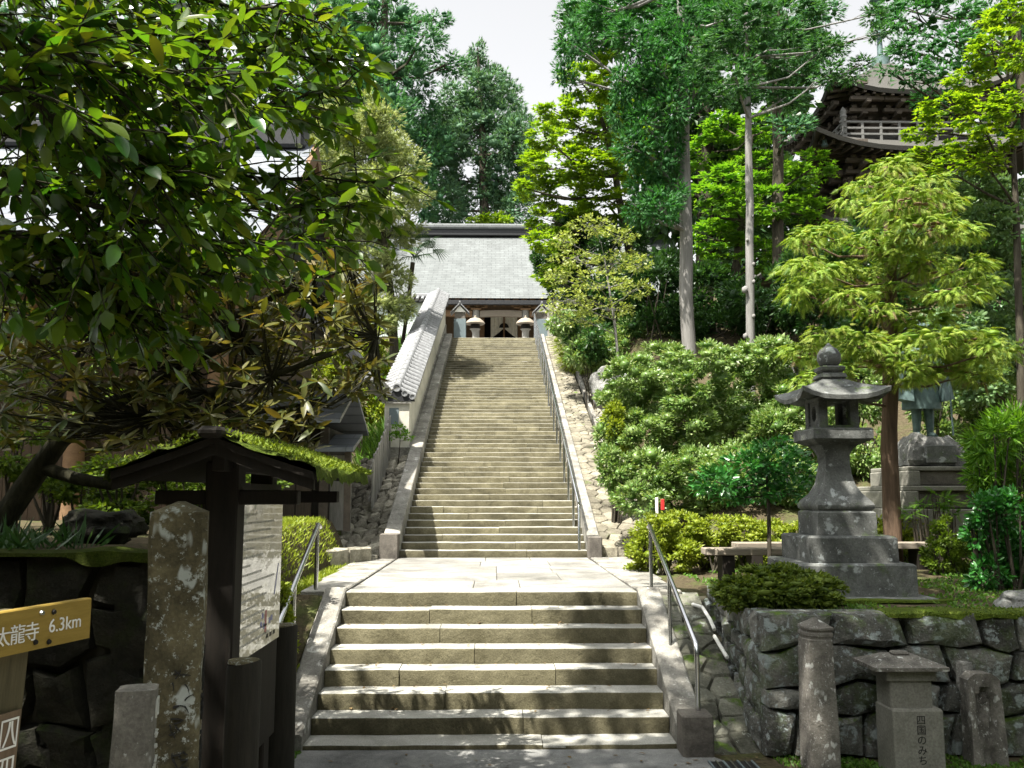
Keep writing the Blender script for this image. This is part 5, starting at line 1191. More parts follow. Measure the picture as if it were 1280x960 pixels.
tree('cedar_tree','tall cedar with a straight pale bare trunk and dense hanging green boughs on one side','cedar',[P(860,560,20),P(860,440,20),P(857,290,20),P(853,120,20),P(850,-60,20)],[.18,.165,.15,.13,.08],bb,LM['cedar_bright'],.20,.08,M['bark_grey'],'tuft',5.0,.05,sub=30,subr=.30)
bb = blobs_px([(900,55,30,24),(930,30,40,30),(965,60,40,30),(920,95,32,20),(900,120,20,14),(985,25,40,30),(995,85,30,26),(960,105,34,20),(1030,60,22,14),(930,125,18,10),(880,85,18,22),(1065,95,18,8),(985,120,24,14),(1036,92,18,14),(1052,55,16,10),(1078,80,14,7),(1094,18,14,12),(1100,42,12,9)], 17.5, 1.2, 1.3)
tree('fir_tree','slim knobbly pale trunk carrying dark layered fir boughs high above the azalea bank','fir',[P(938,540,17.5),P(938,430,17.5),P(937,260,17.5),P(934,110,17.5),P(932,-40,17.5)],[.095,.088,.08,.065,.04],bb,LM['fir'],.17,.07,M['bark_grey'],'tuft',5.5,.03,sub=34,subr=.30,flat=.55)
kn = bpy.data.objects['fir_tree']
for px, py, r_ in ((931,362,.06),(942,352,.035),(934,300,.03),(942,330,.03),(932,420,.05),(942,395,.035),(941,270,.025),(933,250,.025)):
    c = P(px,py,17.42); bm = bmesh.new(); bmesh.ops.create_icosphere(bm, subdivisions=2, radius=1)
    for v in bm.verts: v.co = c+Vector((v.co.x*r_,v.co.y*r_,v.co.z*r_*1.3))*(1+.3*noise.noise(v.co*2))
    me = bpy.data.meshes.new('knot'); bm.to_mesh(me); bm.free(); me.polygons.foreach_set('use_smooth',[True]*len(me.polygons)); link('knot', me, M['bark_grey'], kn)
bb = blobs_px([(985,20,50,30),(1020,15,30,24),(960,80,30,30),(985,110,30,24),(1010,60,24,20),(985,160,24,16)], 25, 1.1, 2)
tree('cedar_tree','darker cedar trunk standing behind the knobbly fir with a dim crown','cedar',[P(974,470,25),P(974,330,25),P(972,150,25),P(970,-60,25)],[.19,.17,.15,.08],bb,LM['cedar'],.28,.12,M['bark_dark'],'tuft',3.0,.06,sub=22,subr=.3)
bb = blobs_px([(890,190,40,24),(920,230,44,26),(885,250,36,24),(930,280,44,24),(890,300,40,24),(960,210,34,24),(990,230,34,26),(1010,270,30,24),(960,255,40,24),(1000,310,30,22),(950,320,34,20),(880,340,30,20),(905,160,30,20),(1015,210,24,22),(960,160,34,16)], 27, 1.1, 2)
tree('maple_tree','bright green maple seen between the bare trunks behind the shrubs','maple',[P(915,470,27),P(918,350,27),P(930,250,27),P(940,170,27)],[.16,.14,.10,.05],bb,LM['maple_green'],.16,.13,M['bark_dark'],'maple',3.0,.05,sub=22,subr=.36,flat=.32,upbias=1.6,roll=.5)
bb = blobs_px([(770,380,50,40),(820,360,44,44),(815,420,50,36),(880,370,44,40),(900,420,50,36),(950,370,44,40),(970,420,40,36),(1010,360,40,50),(1020,430,40,40),(740,420,30,30),(1060,380,40,50),(1060,450,40,40)], 22.5, 1.1, 1.5)
bush('evergreen_shrub','dark green thicket filling the slope between the bare trunks','thicket',bb,LM['dark'],.13,.06,'quad',4.5,sub=22)
bb = blobs_px([(740,282,30,12),(705,300,18,10),(775,296,26,12),(718,322,34,10),(770,328,34,14),(697,345,18,10),(745,352,40,12),(792,362,22,12),(708,372,30,10),(760,384,34,12),(725,398,26,9),(690,385,14,8),(800,330,18,12)], 19.5, 1.4, 1.2)
tree('small_tree','light yellowish small-leaved tree with bare twigs overhanging the head of the steps','small tree',[P(775,470,19.8),P(768,400,19.8),P(755,320,19.8)],[.035,.03,.015],bb,LM['holly'],.08,.045,M['bark_grey'],'quad',1.5,.014,sub=40,subr=.17,nb=12,core=0,shell=.35)
bb = blobs_px([(712,425,18,16),(735,430,24,18),(722,450,20,16),(750,452,24,18),(735,470,16,14),(705,440,12,12),(765,440,20,18),(718,410,14,10)], 26, 1.0, .6)
bush('evergreen_shrub','soft mid-green shrubs below the yellowish small tree, beside the gutter boulder','shrub',blobs_px([(700,400,16,16),(725,415,24,20),(755,420,26,24),(785,430,28,26),(745,450,24,22),(775,462,26,22),(720,440,18,18),(810,445,26,24)], 23, 1.0, .8),LM['azalea'],.11,.045,'quad',4.0,sub=24,core=.7,stems=False)
bush('fern_shrub','bright feathery shrub crowding the top of the paved strip by the long handrail','shrub',bb,LM['yellow'],.20,.045,'fan',4.5,sub=22,stems=False)
bb = blobs_px([(790,470,34,26),(830,455,40,24),(880,450,44,22),(930,455,40,26),(970,445,34,26),(1000,470,30,30),(775,505,30,30),(820,500,46,32),(875,490,50,32),(930,495,50,32),(985,500,34,30),(765,545,20,26),(800,545,40,34),(855,540,50,34),(915,540,50,34),(975,545,44,36),(1020,540,30,36)], 16, 1.0, .8)
bb += blobs_px([(775,590,26,26),(815,590,40,32),(870,590,46,32),(925,590,44,34),(985,595,40,34),(800,625,34,20),(850,625,40,20),(900,625,40,20),(760,575,14,18),(950,635,40,20),(1000,638,36,20),(1045,632,30,22)], 14, 1.0, .4)
bush('azalea_bank','great rounded bank of clipped azaleas rising beside the gutter, glinting in the sun','azalea',bb,LM['azalea'],.07,.032,'quad',3.8,limit=170000,sub=38,subr=.26,core=.8,stems=False)
bb = blobs_px([(765,530,14,20),(772,555,12,16),(768,512,10,12)], 15.5)
bush('clipped_shrub','bright yellow-green clipped shrub against the paved strip','shrub',bb,LM['yellow'],.07,.035,'quad',4,sub=12)
bb = blobs_px([(820,665,30,20),(855,662,34,20),(895,662,34,18),(930,665,30,18),(808,690,24,24),(840,692,36,22),(880,690,36,22),(920,690,34,20),(800,710,16,12),(965,668,30,16),(1000,666,34,16),(1040,665,34,16),(1075,668,30,16),(960,690,30,14),(1090,690,26,14)], 12.0, .8, .2)
bush('azalea_hedge','sunlit yellow-green azalea hedge behind the bench and small tree','hedge',bb,LM['yellow'],.045,.025,'quad',3.2,limit=90000,sub=30,subr=.26,core=.75)
bb = blobs_px([(1110,660,24,16),(1135,662,30,18),(1160,665,24,18),(1125,680,30,14),(1155,690,30,20),(1100,680,20,14)], 12.2, .8, .2)
bush('azalea_hedge','low yellow azalea hedge at the foot of the granite plinth','hedge',bb,LM['yellow'],.05,.026,'quad',4.0,sub=24,subr=.24)
bb = blobs_px([(1190,670,24,26),(1215,690,20,24),(1180,695,22,20)], 10.6, .9)
bush('clipped_shrub','dark green rounded clipped shrub right of the low yellow hedge','shrub',bb,LM['garden'],.045,.024,'quad',4.5,sub=22,subr=.24)
bb = blobs_px([(930,588,36,20),(965,575,36,20),(1002,590,24,20),(895,602,26,14),(945,612,42,15),(992,615,28,13),(912,617,28,10),(965,557,22,10),(880,612,14,7)], 10.0, 1.0, .25)
tree('young_tree','slender young tree with a round glossy green crown left of the stone lantern','young tree',[(P(962,700,10).x,10.0,1.02),P(961,650,10),P(958,590,10)],[.024,.022,.012],bb,LM['glossy'],.075,.034,M['bark_dark'],'oval',2.4,.010,sub=26,subr=.30,nb=6,core=.25)
# juniper mound on the wall corner
bb = [((2.52,8.06,1.20),(.50,.36,.20)),((2.26,8.0,1.17),(.30,.28,.15)),((2.82,8.03,1.17),(.30,.28,.16)),((2.55,7.92,1.18),(.40,.24,.14))]
bush('juniper_mound','low clipped juniper mound spreading over the corner of the retaining wall','topiary',bb,LM['topiary'],.04,.022,'quad',4.0,sub=110,subr=.16,shell=.86,core=.9,upbias=1.0,stems=False)
# golden drooping cypress
bb = blobs_px([(1115,212,28,14),(1085,232,28,12),(1150,235,34,14),(1060,255,20,10),(1175,255,28,12),(1030,295,32,14),(1005,300,20,11),(1110,268,38,14),(1150,285,42,17),(1195,290,28,14),(1095,300,28,12),(1010,335,34,16),(1045,340,28,14),(1000,365,24,16),(1050,372,32,14),(1095,345,24,12),(1150,330,34,12),(1205,335,28,16),(1190,368,34,12),(1225,355,22,14),(1100,388,28,8),(1040,420,34,13),(1010,440,28,13),(1075,430,34,15),(1110,445,34,15),(1160,425,40,17),(1205,430,40,19),(1240,440,28,17),(1185,455,36,17),(1135,465,26,15),(1015,475,24,10),(1050,462,28,11),(1222,465,24,13),(1160,470,20,10),(1130,250,36,14),(1125,318,34,12),(1120,362,30,10),(1150,400,36,12)], 11.3, 1.4, .7)
gt = tree('golden_cypress','golden-green cypress with layered drooping sprays and a straight brown trunk','cypress',[(P(1113,640,11.6).x,11.6,1.05),P(1113,560,11.6),P(1114,460,11.6),P(1112,320,11.6),P(1108,210,11.6)],[.115,.105,.10,.07,.03],bb,LM['golden'],.12,.065,M['bark_brown'],'fan',5.0,.022,sub=28,subr=.40,flat=.9,droop=.6,core=.5,upbias=1.0,roll=.5)
o_, _ = foliage(gt, 'browned_sprays', [(c, (r[0]*.8,r[1]*.8,r[2]*.8)) for c, r in [((b[0][0],b[0][1],b[0][2]-.08),b[1]) for b in bb[::2]]], LM['brown_spray'], .14, .05, 'fan', .45, sub=10, subr=.3, droop=1.3)
# right edge trees
bb = blobs_px([(1155,165,26,10),(1185,135,34,14),(1170,190,34,10),(1215,100,30,14),(1240,60,34,18),(1262,20,26,18),(1225,150,36,14),(1265,120,26,16),(1205,185,34,10),(1250,175,30,12),(1275,70,20,20),(1140,195,20,8),(1180,210,26,8),(1230,205,30,10),(1235,25,14,10)], 13.5, 1.3, .8)
tree('maple_tree','vivid yellow-green maple spreading in flat layers in front of the pagoda','maple',[(P(1278,640,13.8).x,13.8,1.6),P(1276,450,13.8),P(1270,260,13.8),P(1258,60,13.8)],[.07,.06,.05,.02],bb,LM['maple'],.085,.075,M['bark_dark'],'maple',3.6,.03,sub=26,subr=.36,flat=.35,upbias=1.6,roll=.5,nb=5)
bb = blobs_px([(1180,235,30,16),(1215,230,30,18),(1255,240,26,20),(1200,265,30,18),(1240,275,34,20),(1270,290,24,24),(1225,310,30,20),(1260,330,30,24),(1245,370,34,24),(1275,400,24,30),(1250,410,24,20),(1165,300,30,20),(1190,400,34,22),(1225,440,30,24),(1200,340,30,20),(1270,450,24,26),(1230,480,28,24)], 14.4, 1.1, .6)
tree('small_tree','pale blue-green broadleaf tree between the maple and the golden cypress','small tree',[(P(1285,640,15).x,15,2.2),P(1280,420,15),P(1262,280,15)],[.10,.08,.03],bb,LM['bluegreen'],.09,.05,M['bark_dark'],'oval',3.4,.03,sub=22,subr=.32)
bb = blobs_px([(1140,20,34,20),(1180,15,36,24),(1220,25,30,20),(1150,55,34,18),(1195,55,34,20),(1140,90,24,16),(1175,95,30,18),(1205,85,24,16),(1165,125,24,14),(1190,125,20,14),(1118,30,16,12),(1250,10,30,20),(1112,8,20,12),(1125,60,18,10),(1110,90,12,8)], 24, 1.1, 1.5)
tree('cedar_tree','dark green cedar boughs hanging in front of the pagoda top roof','cedar',[P(1300,520,24.5),P(1290,200,24.5),P(1260,-40,24.5)],[.22,.18,.10],bb,LM['cedar_bright'],.26,.11,M['bark_dark'],'tuft',3.2,.06,sub=22,subr=.3)
bb = blobs_px([(1020,330,40,34),(1070,320,44,40),(1130,310,44,40),(1190,330,44,40),(1240,320,40,44),(1030,390,40,36),(1090,390,44,36),(1150,390,44,36),(1210,400,44,36),(1260,390,34,44),(1060,450,40,34),(1130,450,40,34),(1190,450,40,34),(1250,460,40,40),(1100,260,36,30),(1160,260,36,30),(1210,260,36,30)], 19, 1.0, 1.2)
tree('camellia_tree','dense mid-green evergreen behind the golden cypress and the bronze statue','evergreen tree',[P(1120,600,19.5),P(1120,450,19.5),P(1130,300,19.5)],[.12,.10,.05],bb,LM['camellia'],.12,.06,M['bark_dark'],'quad',3.4,.04,sub=26,subr=.28,core=.7)
bb = blobs_px([(1160,500,26,30),(1190,480,30,26),(1220,500,34,30),(1200,530,34,26),(1170,545,24,26),(1240,480,30,30),(1225,550,30,26),(1030,560,40,40),(1040,520,30,30),(1070,500,30,40),(1080,560,30,40),(1030,610,40,30),(1075,615,30,30)], 15, 1.0, .6)
bush('evergreen_shrub','mid-green leafy shrubs crowding round the bronze statue','shrub',bb,LM['azalea'],.085,.04,'quad',4.0,sub=22,subr=.28)
bb = blobs_px([(1240,550,26,24),(1265,535,24,22),(1230,585,24,20),(1262,580,26,24),(1275,610,20,24),(1240,610,24,16)], 10.6, 1.0, .3)
bush('feathery_shrub','feathery light green shrub in front of the shed corner','shrub',bb,LM['maple_green'],.13,.02,'needle',3.6,sub=22,upbias=.3)
bb = blobs_px([(1240,640,24,22),(1268,640,22,24),(1225,668,16,18),(1252,680,28,26),(1275,690,18,26),(1235,715,22,22),(1265,725,22,22),(1222,738,18,14),(1250,745,22,14),(1278,745,16,16)], 9.3, 1.0, .25)
bush('glossy_shrub','dark glossy rounded evergreen on the wall right of the stone lantern','shrub',bb,LM['glossy'],.062,.032,'oval',3.8,sub=22,subr=.30)
bb = blobs_px([(1160,632,18,6),(1175,625,16,8),(1145,640,16,6),(1190,640,14,8)], 11.5)
bush('fern','light green fern arching in front of the granite plinth','fern',bb,LM['maple_green'],.16,.05,'fan',2.5,sub=8)
bb = blobs_px([(1100,130,60,80),(980,200,50,60),(1060,280,50,50),(1150,260,60,60),(1220,200,60,80),(1270,120,50,90),(1260,320,50,80),(1180,360,60,60),(1080,350,60,60),(960,300,60,60),(880,220,60,60),(830,300,50,60),(960,80,40,40)], 42, 1.0, 3)
bbw = [b for k, b in enumerate(bb) if k not in (0,)]
wd = empty('distant_wood', P(1000,480,42)); o_, _ = foliage(wd, 'foliage', bbw, LM['dark'], .40, .26, 'quad', 3.5, sub=20); o_.parent = None; o_.location = (0,0,0); bpy.data.objects.remove(wd); o_.name = 'distant_wood'; tag(o_, 'dark wooded hillside seen in gaps behind the trunks and pagoda', 'wood', kind='stuff')
bb = [((-30+6*k+RNG.uniform(-2,2), 62+RNG.uniform(-3,3), 13+RNG.uniform(-2,3)+(3 if k < 2 else 0)), (4.5,4,6)) for k in range(15)]
wd = empty('distant_wood', (0,60,8)); o_, _ = foliage(wd, 'foliage', [b for b in bb if not -5 < b[0][0] < 8], LM['cypress'], .6, .4, 'quad', 3.0, sub=24); o_.parent = None; o_.location = (0,0,0); bpy.data.objects.remove(wd); o_.name = 'distant_wood'; tag(o_, 'dim far trees on the ridge behind the hall and the cedars', 'wood', kind='stuff')

# unseen rest of the wood, added around the viewer to block the low sky
rr = random.Random(31); bb = []
for k in range(46):
    q = k/45*math.pi*1.16-.08*math.pi; rad = rr.uniform(10.5,13.5); bb.append(((-rad*math.cos(q)*1.0, 2-rad*math.sin(q), rr.uniform(2,8.5)), (rr.uniform(2.2,3.2),rr.uniform(2.2,3.2),rr.uniform(2,3))))
wd = empty('surrounding_wood', (0,-8,0)); o_, _ = foliage(wd, 'foliage', bb, LM['dark'], .55, .35, 'quad', 1.6, sub=22, core=.8); o_.parent = None; o_.location = (0,0,0); bpy.data.objects.remove(wd); o_.name = 'surrounding_wood'; tag(o_, 'unseen wood behind the path, added to block the low sky', 'wood', kind='stuff')
# -- left garden
bb = blobs_px([(150,588,50,14),(220,590,50,14),(110,612,46,16),(180,615,50,16),(250,612,50,16),(320,605,40,16),(60,600,40,20),(140,640,40,14),(215,642,40,16),(20,560,40,30)], 8.6, .9, .4)
bush('azalea_hedge','small-leaved green azaleas behind the mossy rock on the dark wall','hedge',bb,LM['garden'],.055,.028,'quad',3.6,sub=20,subr=.28)
bb = blobs_px([(15,395,26,26),(45,430,30,22),(10,450,26,26),(110,420,30,18),(90,455,26,16),(150,440,20,12),(30,490,34,20),(70,520,34,16),(130,500,28,14),(235,560,20,12)], 10, 1.0, .6)
tree('small_tree','bright yellow-green small tree by the timber building wall','small tree',[(P(60,700,10).x,10,1.6),P(55,560,10),P(40,430,10)],[.05,.04,.02],bb,LM['garden'],.07,.045,M['bark_dark'],'maple',2.6,.015,sub=18,subr=.34,flat=.5,upbias=1.4)
bb = blobs_px([(345,738,14,14),(348,765,16,22),(345,800,16,22),(362,800,10,20),(366,850,8,26),(345,850,14,24)], 8.2, .9, .15)
bush('clipped_shrub','yellow-green shrub tucked between the log bollard and the left handrail','shrub',bb,LM['yellow'],.045,.024,'quad',4,sub=16)
bb = blobs_px([(470,455,14,16),(480,475,12,14),(455,480,16,20),(470,510,12,20),(445,500,16,20),(450,440,26,24),(425,460,26,24),(400,440,24,30),(468,425,16,16)], 21.5, 1.0)
bush('clipped_shrub','yellow-green shrubs behind the lower end of the tiled wall','shrub',bb,LM['yellow'],.10,.05,'quad',4,sub=14,stems=False)
bb = blobs_px([(498,535,8,6),(505,543,8,5),(490,545,6,5),(512,548,5,3)], 18.6)
tree('sapling','tiny feathery sapling growing at the foot of the white wall','sapling',[P(498,580,18.55),P(500,555,18.55),P(500,540,18.55)],[.012,.010,.006],bb,LM['maple_green'],.06,.03,M['bark_dark'],'quad',2.4,.006,sub=10)
# grass bank, strap leaves, moss blades: nobody could count these
def blades(name, label, pts, h, w, mat, spread=.5, parent=None, cat='grass'):
    n = len(pts); rg = np.random.default_rng(n); d = np.stack([rg.normal(0,spread,n),rg.normal(0,spread,n),np.ones(n)],1)
    o = link(name, leaf_mesh(name, np.array(pts,float), d, h, w, 'needle', 0.0, 1.0, rg), mat, parent); tag(o, label, cat if parent is None else None, kind='stuff'); BUDGET[0] += n*3; return o
pts = []
for k in range(2600):
    x = random.uniform(-3.3,-2.36); y = random.uniform(20,30); pts.append((x,y,H(x,y)-.02))
blades('grass', 'long bright grass on the bank behind the tiled wall', pts, .45, .03, LM['grass'])
pts = [(random.uniform(-4.9,-2.9), random.uniform(5.95,6.8), 1.64) for k in range(420)]
blades('strap_leaves', 'arching strap leaved plants along the top of the dark wall', pts, .24, .026, LM['strap'], .8)
def moss_ground(poly_f, n):
    out = []
    while len(out) < n:
        x, y = random.uniform(2.2,6), random.uniform(5.2,7.3)
        if poly_f(x,y): out.append((x,y,.0))
    return out
pts = moss_ground(lambda x, y: noise.noise(Vector((x*2,y*2,0))) > -.3, 18000)
blades('ground_cover', 'bright low moss and tiny plants at the foot of the right wall', pts, .03, .018, LM['grass'], 1.0)
rwp = bpy.data.objects['retaining_wall']
pts = [(random.uniform(3.15,8.4), 7.30+random.uniform(-.07,.3), 1.075+random.uniform(0,.03)) for k in range(7000)]
blades('moss_blades', None, pts, .02, .012, LM['topiary'], 1.2, rwp)
pts = []
for k in range(6000):
    t = random.random()**.6; y = random.uniform(4.2,6.14); s = 1 if random.random() < .75 else -1
    pts.append((-1.285+s*.48*t, y, 2.31-.165*t+.02+random.uniform(0,.03)))
blades('moss_blades', None, pts, .022, .01, LM['mossy'], 1.0, bpy.data.objects['notice_kiosk'])
pts = [(random.uniform(-2.1,-1.45), random.uniform(5.9,7.5), .01) for k in range(4000)]
pts = [p for p in pts if p[0] < -1.5 or p[1] < 6.9]
blades('ground_cover', 'mossy green patch round the foot of the log bollard', pts, .025, .014, LM['grass'], 1.0)
pts = []
for k in range(9000):
    y = random.uniform(9.4,13.8); x = random.uniform(-3.2,-2.02); pts.append((x,y,H(x,y)))
blades('grass', 'short yellow-green grass verge beside the landing edge', pts, .07, .014, LM['yellow'], .8)

pts = []
for k in range(16000):
    x = random.uniform(2.4,8.5); y = random.uniform(7.55,12.6)
    if noise.noise(Vector((x*1.3,y*1.3,4))) > -.12 and not (abs(x-LX) < .7 and abs(y-LY) < .7): pts.append((x,y,H(x,y)+.01))
blades('ground_cover', 'low mossy ground cover round the foot of the stone lantern', pts, .04, .022, LM['grass'], 1.0)
pts = []; rr = random.Random(2)
for k in range(420):
    q = rr.random()
    if q < .35: x, y, z = rr.uniform(-1.2,2.2), rr.uniform(4.5,7.4), .018
    elif q < .6: i = rr.randrange(6); x = rr.uniform(-1.45,1.45); y = Y0+i*(Y1-Y0)/6+rr.uniform(.12,.26); z = .05+(Z1-.05)/7*(i+1)+.012
    else: i = rr.randrange(NU-1); x = rr.uniform(-1.45,1.45); y = Y2+(i+rr.uniform(.4,.97))*(Y3-Y2)/(NU-1); z = Z1+(Z3-Z1)/NU*(i+1)+.012
    pts.append((x,y,z))
pa_ = np.array(pts); dd_ = np.stack([RNG.normal(0,1,len(pts)),RNG.normal(0,1,len(pts)),RNG.normal(0,.1,len(pts))],1)
tag(link('fallen_leaves', leaf_mesh('fallen_leaves', pa_, dd_, .05, .025, 'quad', 3.0, .3), LM['litter']), 'dry brown leaves scattered over the steps and paving', 'leaf litter', kind='stuff')
# ------------------------------------------------------------------ overhanging branches in the left foreground
def one_leaf(name, wd, mat, curl=.12):
    m = MB(); n = 6; L, Rr, Cn = [], [], []
    for i in range(n+1):
        t = i/n; w = wd*math.sin(math.pi*min(1,t*1.0)**.85)**.8 if 0 < i < n else 0; z = -curl*t*t
        L.append((t,w,z+.25*w)); Rr.append((t,-w,z+.25*w)); Cn.append((t,0,z))
    vs = Cn+L[1:n]+Rr[1:n]; f = []
    lid = lambda i: (n+i if 0 < i < n else i); rid = lambda i: (2*n-1+i if 0 < i < n else i)
    for i in range(n):
        for idf, flip in ((lid,0),(rid,1)):
            q = [i,i+1,idf(i+1),idf(i)]; q = [a for k, a in enumerate(q) if a not in q[:k]]
            f.append(tuple(q if not flip else reversed(q)))
    me = bpy.data.meshes.new(name); me.from_pydata(vs,[],f); me.materials.append(mat); me.polygons.foreach_set('use_smooth',[True]*len(me.polygons)); return me
def lf_matrix(p, d, upv, L):
    d = d.normalized(); nn = (upv-d*upv.dot(d)); nn = nn.normalized() if nn.length > 1e-4 else d.orthogonal().normalized(); s = nn.cross(d)
    return Matrix.Translation(p) @ Matrix((d,s,nn)).transposed().to_4x4() @ Matrix.Scale(L,4)
def to_px(p):
    q = Vector(p)-Vector((CAMX,0,CAMH)); dd = q.dot(_f); return (640+F*q.dot(_r)/dd, 480-F*q.dot(_u)/dd, dd)
ft = empty('evergreen_tree', (-4.6,1.6,0), 'broad-leaved evergreen whose dark leafy branches hang across the upper left', 'tree')
rnd = random.Random(11); leaves = []; m = MB()
MB().tube([(-4.6,1.6,0),(-4.5,1.7,1.6),(-4.3,1.9,3.2),(-4.0,2.2,5.0),(-3.9,2.3,7.0),(-3.8,2.2,9.5)], [.20,.17,.15,.12,.10,.06], 12).build('trunk', M['bark_moss'], ft, 60)
hub = Vector((-4.2,2.0,3.6))
mains = [ # tips in the photograph with a depth of their own
 ((-40,40,3.0),(150,30,3.4),(300,60,3.7),(440,75,3.9)), ((-40,110,3.0),(140,120,3.3),(300,140,3.6),(430,110,3.9)), ((-40,160,3.2),(150,190,3.5),(320,220,3.8),(495,228,4.1)),
 ((-40,240,3.1),(130,240,3.4),(300,262,3.7),(455,262,4.0)), ((-40,200,2.9),(120,260,3.1),(260,300,3.4),(430,300,3.8)), ((-40,-30,3.2),(150,-20,3.4),(300,10,3.6),(420,20,3.8)),
 ((-40,290,3.0),(60,300,3.2),(160,320,3.4),(260,345,3.6)), ((-40,80,2.6),(80,150,2.8),(170,200,3.0),(250,230,3.1)), ((-40,10,2.6),(90,70,2.8),(200,100,3.0),(300,110,3.1)), ((-40,330,3.2),(50,350,3.3),(110,370,3.4),(170,385,3.5)),
 ((-40,60,4.2),(150,60,4.6),(300,90,4.9),(400,140,5.0)), ((-40,0,4.4),(150,-10,4.6),(280,20,4.8),(390,60,5.0))]
for wp in mains:
    pts = [P(*w) for w in wp]; dense = []
    for i in range(3):
        for k in range(6): dense.append(pts[i].lerp(pts[i+1],k/6)+Vector((rnd.uniform(-.012,.012),rnd.uniform(-.012,.012),rnd.uniform(-.012,.012))))
    dense.append(pts[-1]); m.tube([hub,hub.lerp(dense[0],.6)]+dense, [.045,.03]+[.014*(1-.8*i/len(dense)) for i in range(len(dense))], 6, False)
    for i in range(1, len(dense)):
        for rep in range(4):
            base = dense[i-1].lerp(dense[i], rnd.random()); fwd = (dense[i]-dense[i-1]).normalized(); L = rnd.uniform(.14,.42)*(1 if i < len(dense)-3 else .6)
            dv = (fwd*rnd.uniform(.3,1.0)+Vector((rnd.uniform(-.5,.5),rnd.uniform(-.6,.6),rnd.uniform(-.75,.55)))).normalized(); end = base+dv*L+Vector((0,0,-.03)); mid = base.lerp(end,.5)+Vector((0,0,.015)); m.tube([base,mid,end],[.0045,.0035,.002],4,False)
            k = int(L/.05)+1
            for q in range(k):
                t = (q+.6)/k; p = base.lerp(end,t); ld = (dv*.5+Vector((rnd.uniform(-1,1),rnd.uniform(-1,1),rnd.uniform(-.9,.35)))).normalized(); leaves.append((p,ld,rnd.uniform(.045,.11)))
            leaves.append((end,(dv+Vector((0,0,-.2))).normalized(),rnd.uniform(.07,.11)))
tag(m.build('branches', M['bark_moss'], ft, 60), kind='stuff')
def place_leaves(root, leaves, me, stuffmat, wd, n_obj=300):
    inview = [l for l in leaves if 0 < to_px(l[0])[0] < 1280 and 0 < to_px(l[0])[1] < 960]; inview.sort(key=lambda l: to_px(l[0])[2]/l[2]); step = 1
    chosen = inview[:n_obj]; ids = set(map(id, chosen)); rest = [l for l in leaves if id(l) not in ids]
    for p, d_, L in chosen:
        world_child('leaf', me, None, root, lf_matrix(p, d_, Vector((rnd.uniform(-.6,.6),rnd.uniform(-.7,.4),1)), L))
    rg = np.random.default_rng(5); mm = leaf_mesh('foliage', np.array([l[0] for l in rest]), np.array([l[1] for l in rest]), 1.0, 1.0, 'oval', .8, .5, rg)
    # true sizes per leaf
    co_ = np.empty(len(mm.vertices)*3, np.float32); mm.vertices.foreach_get('co', co_); k = len(TPL['oval'][0]); co_ = co_.reshape(-1,k,3); base_ = co_[:,0:1,:].copy(); Ls = np.array([l[2] for l in rest])[:,None,None]
    T = TPL['oval'][0]; dvec = co_[:,3:4,:]-base_
    co_ = base_+(co_-base_)*Ls*np.where(np.arange(k)[None,:,None] >= 0, 1, 1)
    # narrow the blades to their width
    d_u = dvec/np.linalg.norm(dvec,axis=2,keepdims=True); rel = co_-base_; al = np.sum(rel*d_u,2,keepdims=True)*d_u; co_ = base_+al+(rel-al)*wd*2
    mm.vertices.foreach_set('co', co_.astype(np.float32).reshape(-1)); mm.update(); tag(link('foliage', mm, stuffmat, root), kind='stuff'); BUDGET[0] += len(mm.polygons)
place_leaves(ft, leaves, one_leaf('leaf', .23, LM['fore_obj']), LM['fore'], .23)
# the same tree's high crown and its neighbour, above the camera: they shade the foreground
SD = SUN
def shade_blobs(targets, hmin, hmax, r, seed):
    rr = random.Random(seed); out = []
    for (x, y, z) in targets:
        h = rr.uniform(hmin,hmax); p = Vector((x,y,z))+SD*((h-z)/SD.z); out.append((tuple(p),(r*rr.uniform(.8,1.2),r*rr.uniform(.8,1.2),r*.5)))
    return out
tg = [(x, y, .8) for x in (-7.6,-6.5,-5.4) for y in (2.2,3.6,5.0,6.2)]+[(-4.2,5.6,.8),(-3.2,5.9,.8),(-2.2,6.0,.8),(-4.2,4.4,.8),(-1.7,6.9,.4),(-1.6,2.6,1.2),(-1.5,4.8,1.0),(-3.4,7.6,2.2),(-4.6,7.8,2.2),(-6,8,2.2),(-7.5,7,2.2),(-7.5,5,2.0),(-4,9.3,3),(-6,9.6,3),(-3.0,9.0,2.8)]
foliage(ft, 'high_crown', shade_blobs(tg, 7.5, 9.5, 1.15, 3), LM['fore'], .16, .09, 'quad', 2.2, sub=14, subr=.34)
tg = [(x, y, .8) for x in (2.6,3.7,4.8,6.0,7.2) for y in (4.2,5.6,6.9,8.3)]+[(1.6,7.7,.3),(1.3,6.9,.1),(1.9,6.2,.1),(2.0,8.6,.8),(1.7,5.0,0),(3.3,9.2,2.8),(4.4,9.6,1.6),(5.6,10,1.6),(2.6,9.2,1.4),(6.8,10.2,1.6)]
n2 = tree('shade_tree','tall spreading tree standing behind the viewer whose crown shades the right-hand wall','tree',[(-5.5,-3.5,0),(-4.0,-1.5,5),(-2,1,9.5)],[.3,.24,.12],shade_blobs(tg,9.5,11.5,1.1,8),LM['maple_green'],.18,.12,M['bark_dark'],'quad',2.2,.04,sub=14,subr=.34)
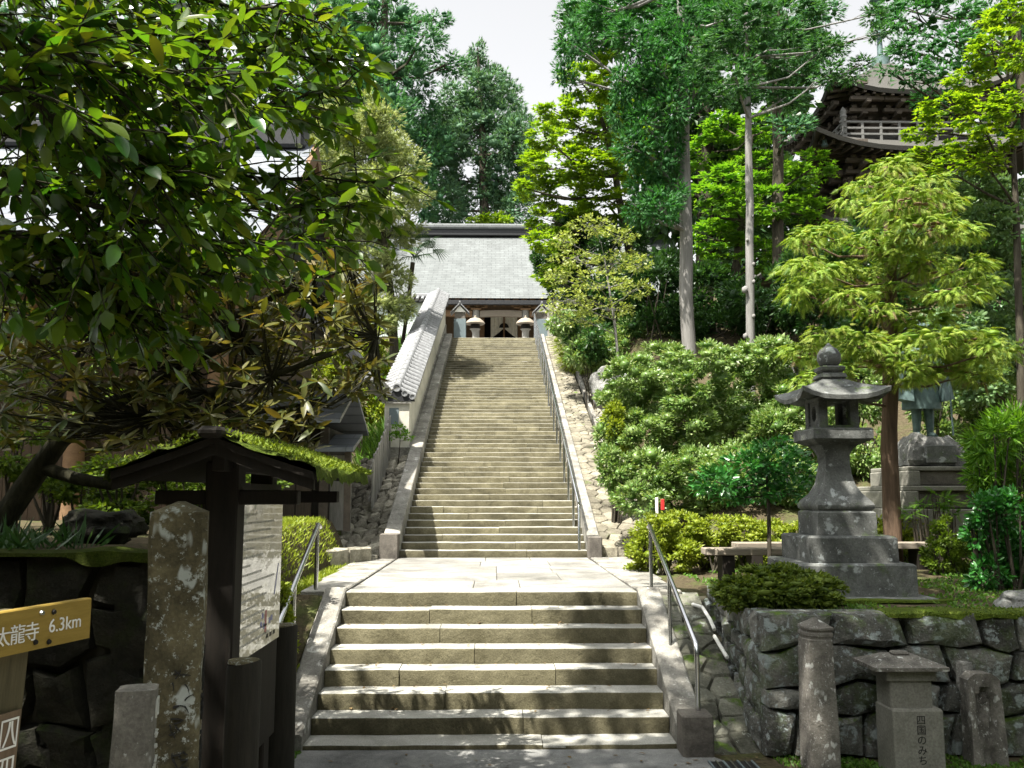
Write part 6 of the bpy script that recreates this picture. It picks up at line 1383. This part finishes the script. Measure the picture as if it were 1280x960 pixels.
# ------------------------------------------------------------------ rhododendron in the left garden
rh = empty('rhododendron', (-5.0,6.9,1.66), 'old rhododendron with crooked mossy limbs and olive-brown whorls of long leaves', 'rhododendron')
m = MB(); limb = lambda pts, r0, r1: m.tube([P(*p) for p in pts], [r0+(r1-r0)*i/(len(pts)-1) for i in range(len(pts))], 9, False)
limb([(-30,700,6.6),(10,640,6.6),(45,590,6.6),(75,550,6.6),(110,520,6.5),(180,485,6.4),(230,455,6.3),(300,425,6.2)], .10, .03)
limb([(55,585,6.6),(95,598,6.5),(140,606,6.4),(165,600,6.4),(185,590,6.3)], .05, .03); limb([(75,550,6.6),(70,500,6.7),(95,450,6.8),(130,400,6.9)], .05, .02)
limb([(180,485,6.4),(260,490,6.2),(340,470,6.0),(420,440,6.0),(470,420,6.0)], .035, .012); limb([(110,520,6.5),(200,520,6.3),(300,520,6.1),(380,505,6.0)], .03, .010); limb([(230,455,6.3),(300,390,6.4),(390,350,6.4),(440,335,6.4)], .03, .010)
whl = []
for k in range(640):
    px, py = rnd.uniform(0,480), rnd.uniform(320,565)
    if px > 395 and py > 500: continue
    if py < 345 and px > 440: continue
    if px < 120 and rnd.random() < .45: continue
    whl.append(P(px,py,rnd.uniform(5.7,6.9)))
rl = []
ends = [P(*p) for p in ((300,425,6.2),(470,420,6.0),(380,505,6.0),(440,335,6.4),(130,400,6.9),(230,455,6.3),(340,470,6.0),(200,520,6.3),(390,350,6.4),(260,490,6.2))]
for w in whl:
    s = min(ends, key=lambda e: (e-w).length); m.tube([s,s.lerp(w,.5)+Vector((0,0,-.06)),w],[.009,.007,.004],4,False)
    ax = (Vector((rnd.uniform(-.5,.5),rnd.uniform(-.8,.2),rnd.uniform(.2,1)))).normalized(); e1 = ax.orthogonal().normalized(); e2 = ax.cross(e1); n = rnd.randint(7,10)
    for q in range(n):
        a = 2*math.pi*q/n+rnd.uniform(-.2,.2); rl.append((w,(e1*math.cos(a)+e2*math.sin(a)+ax*rnd.uniform(-.25,.7)).normalized(),rnd.uniform(.10,.16)))
m.build('limbs', M['bark_moss'], rh, 60)
place_leaves(rh, rl, one_leaf('leaf', .13, LM['rhodo_obj'], .2), LM['rhodo'], .13)
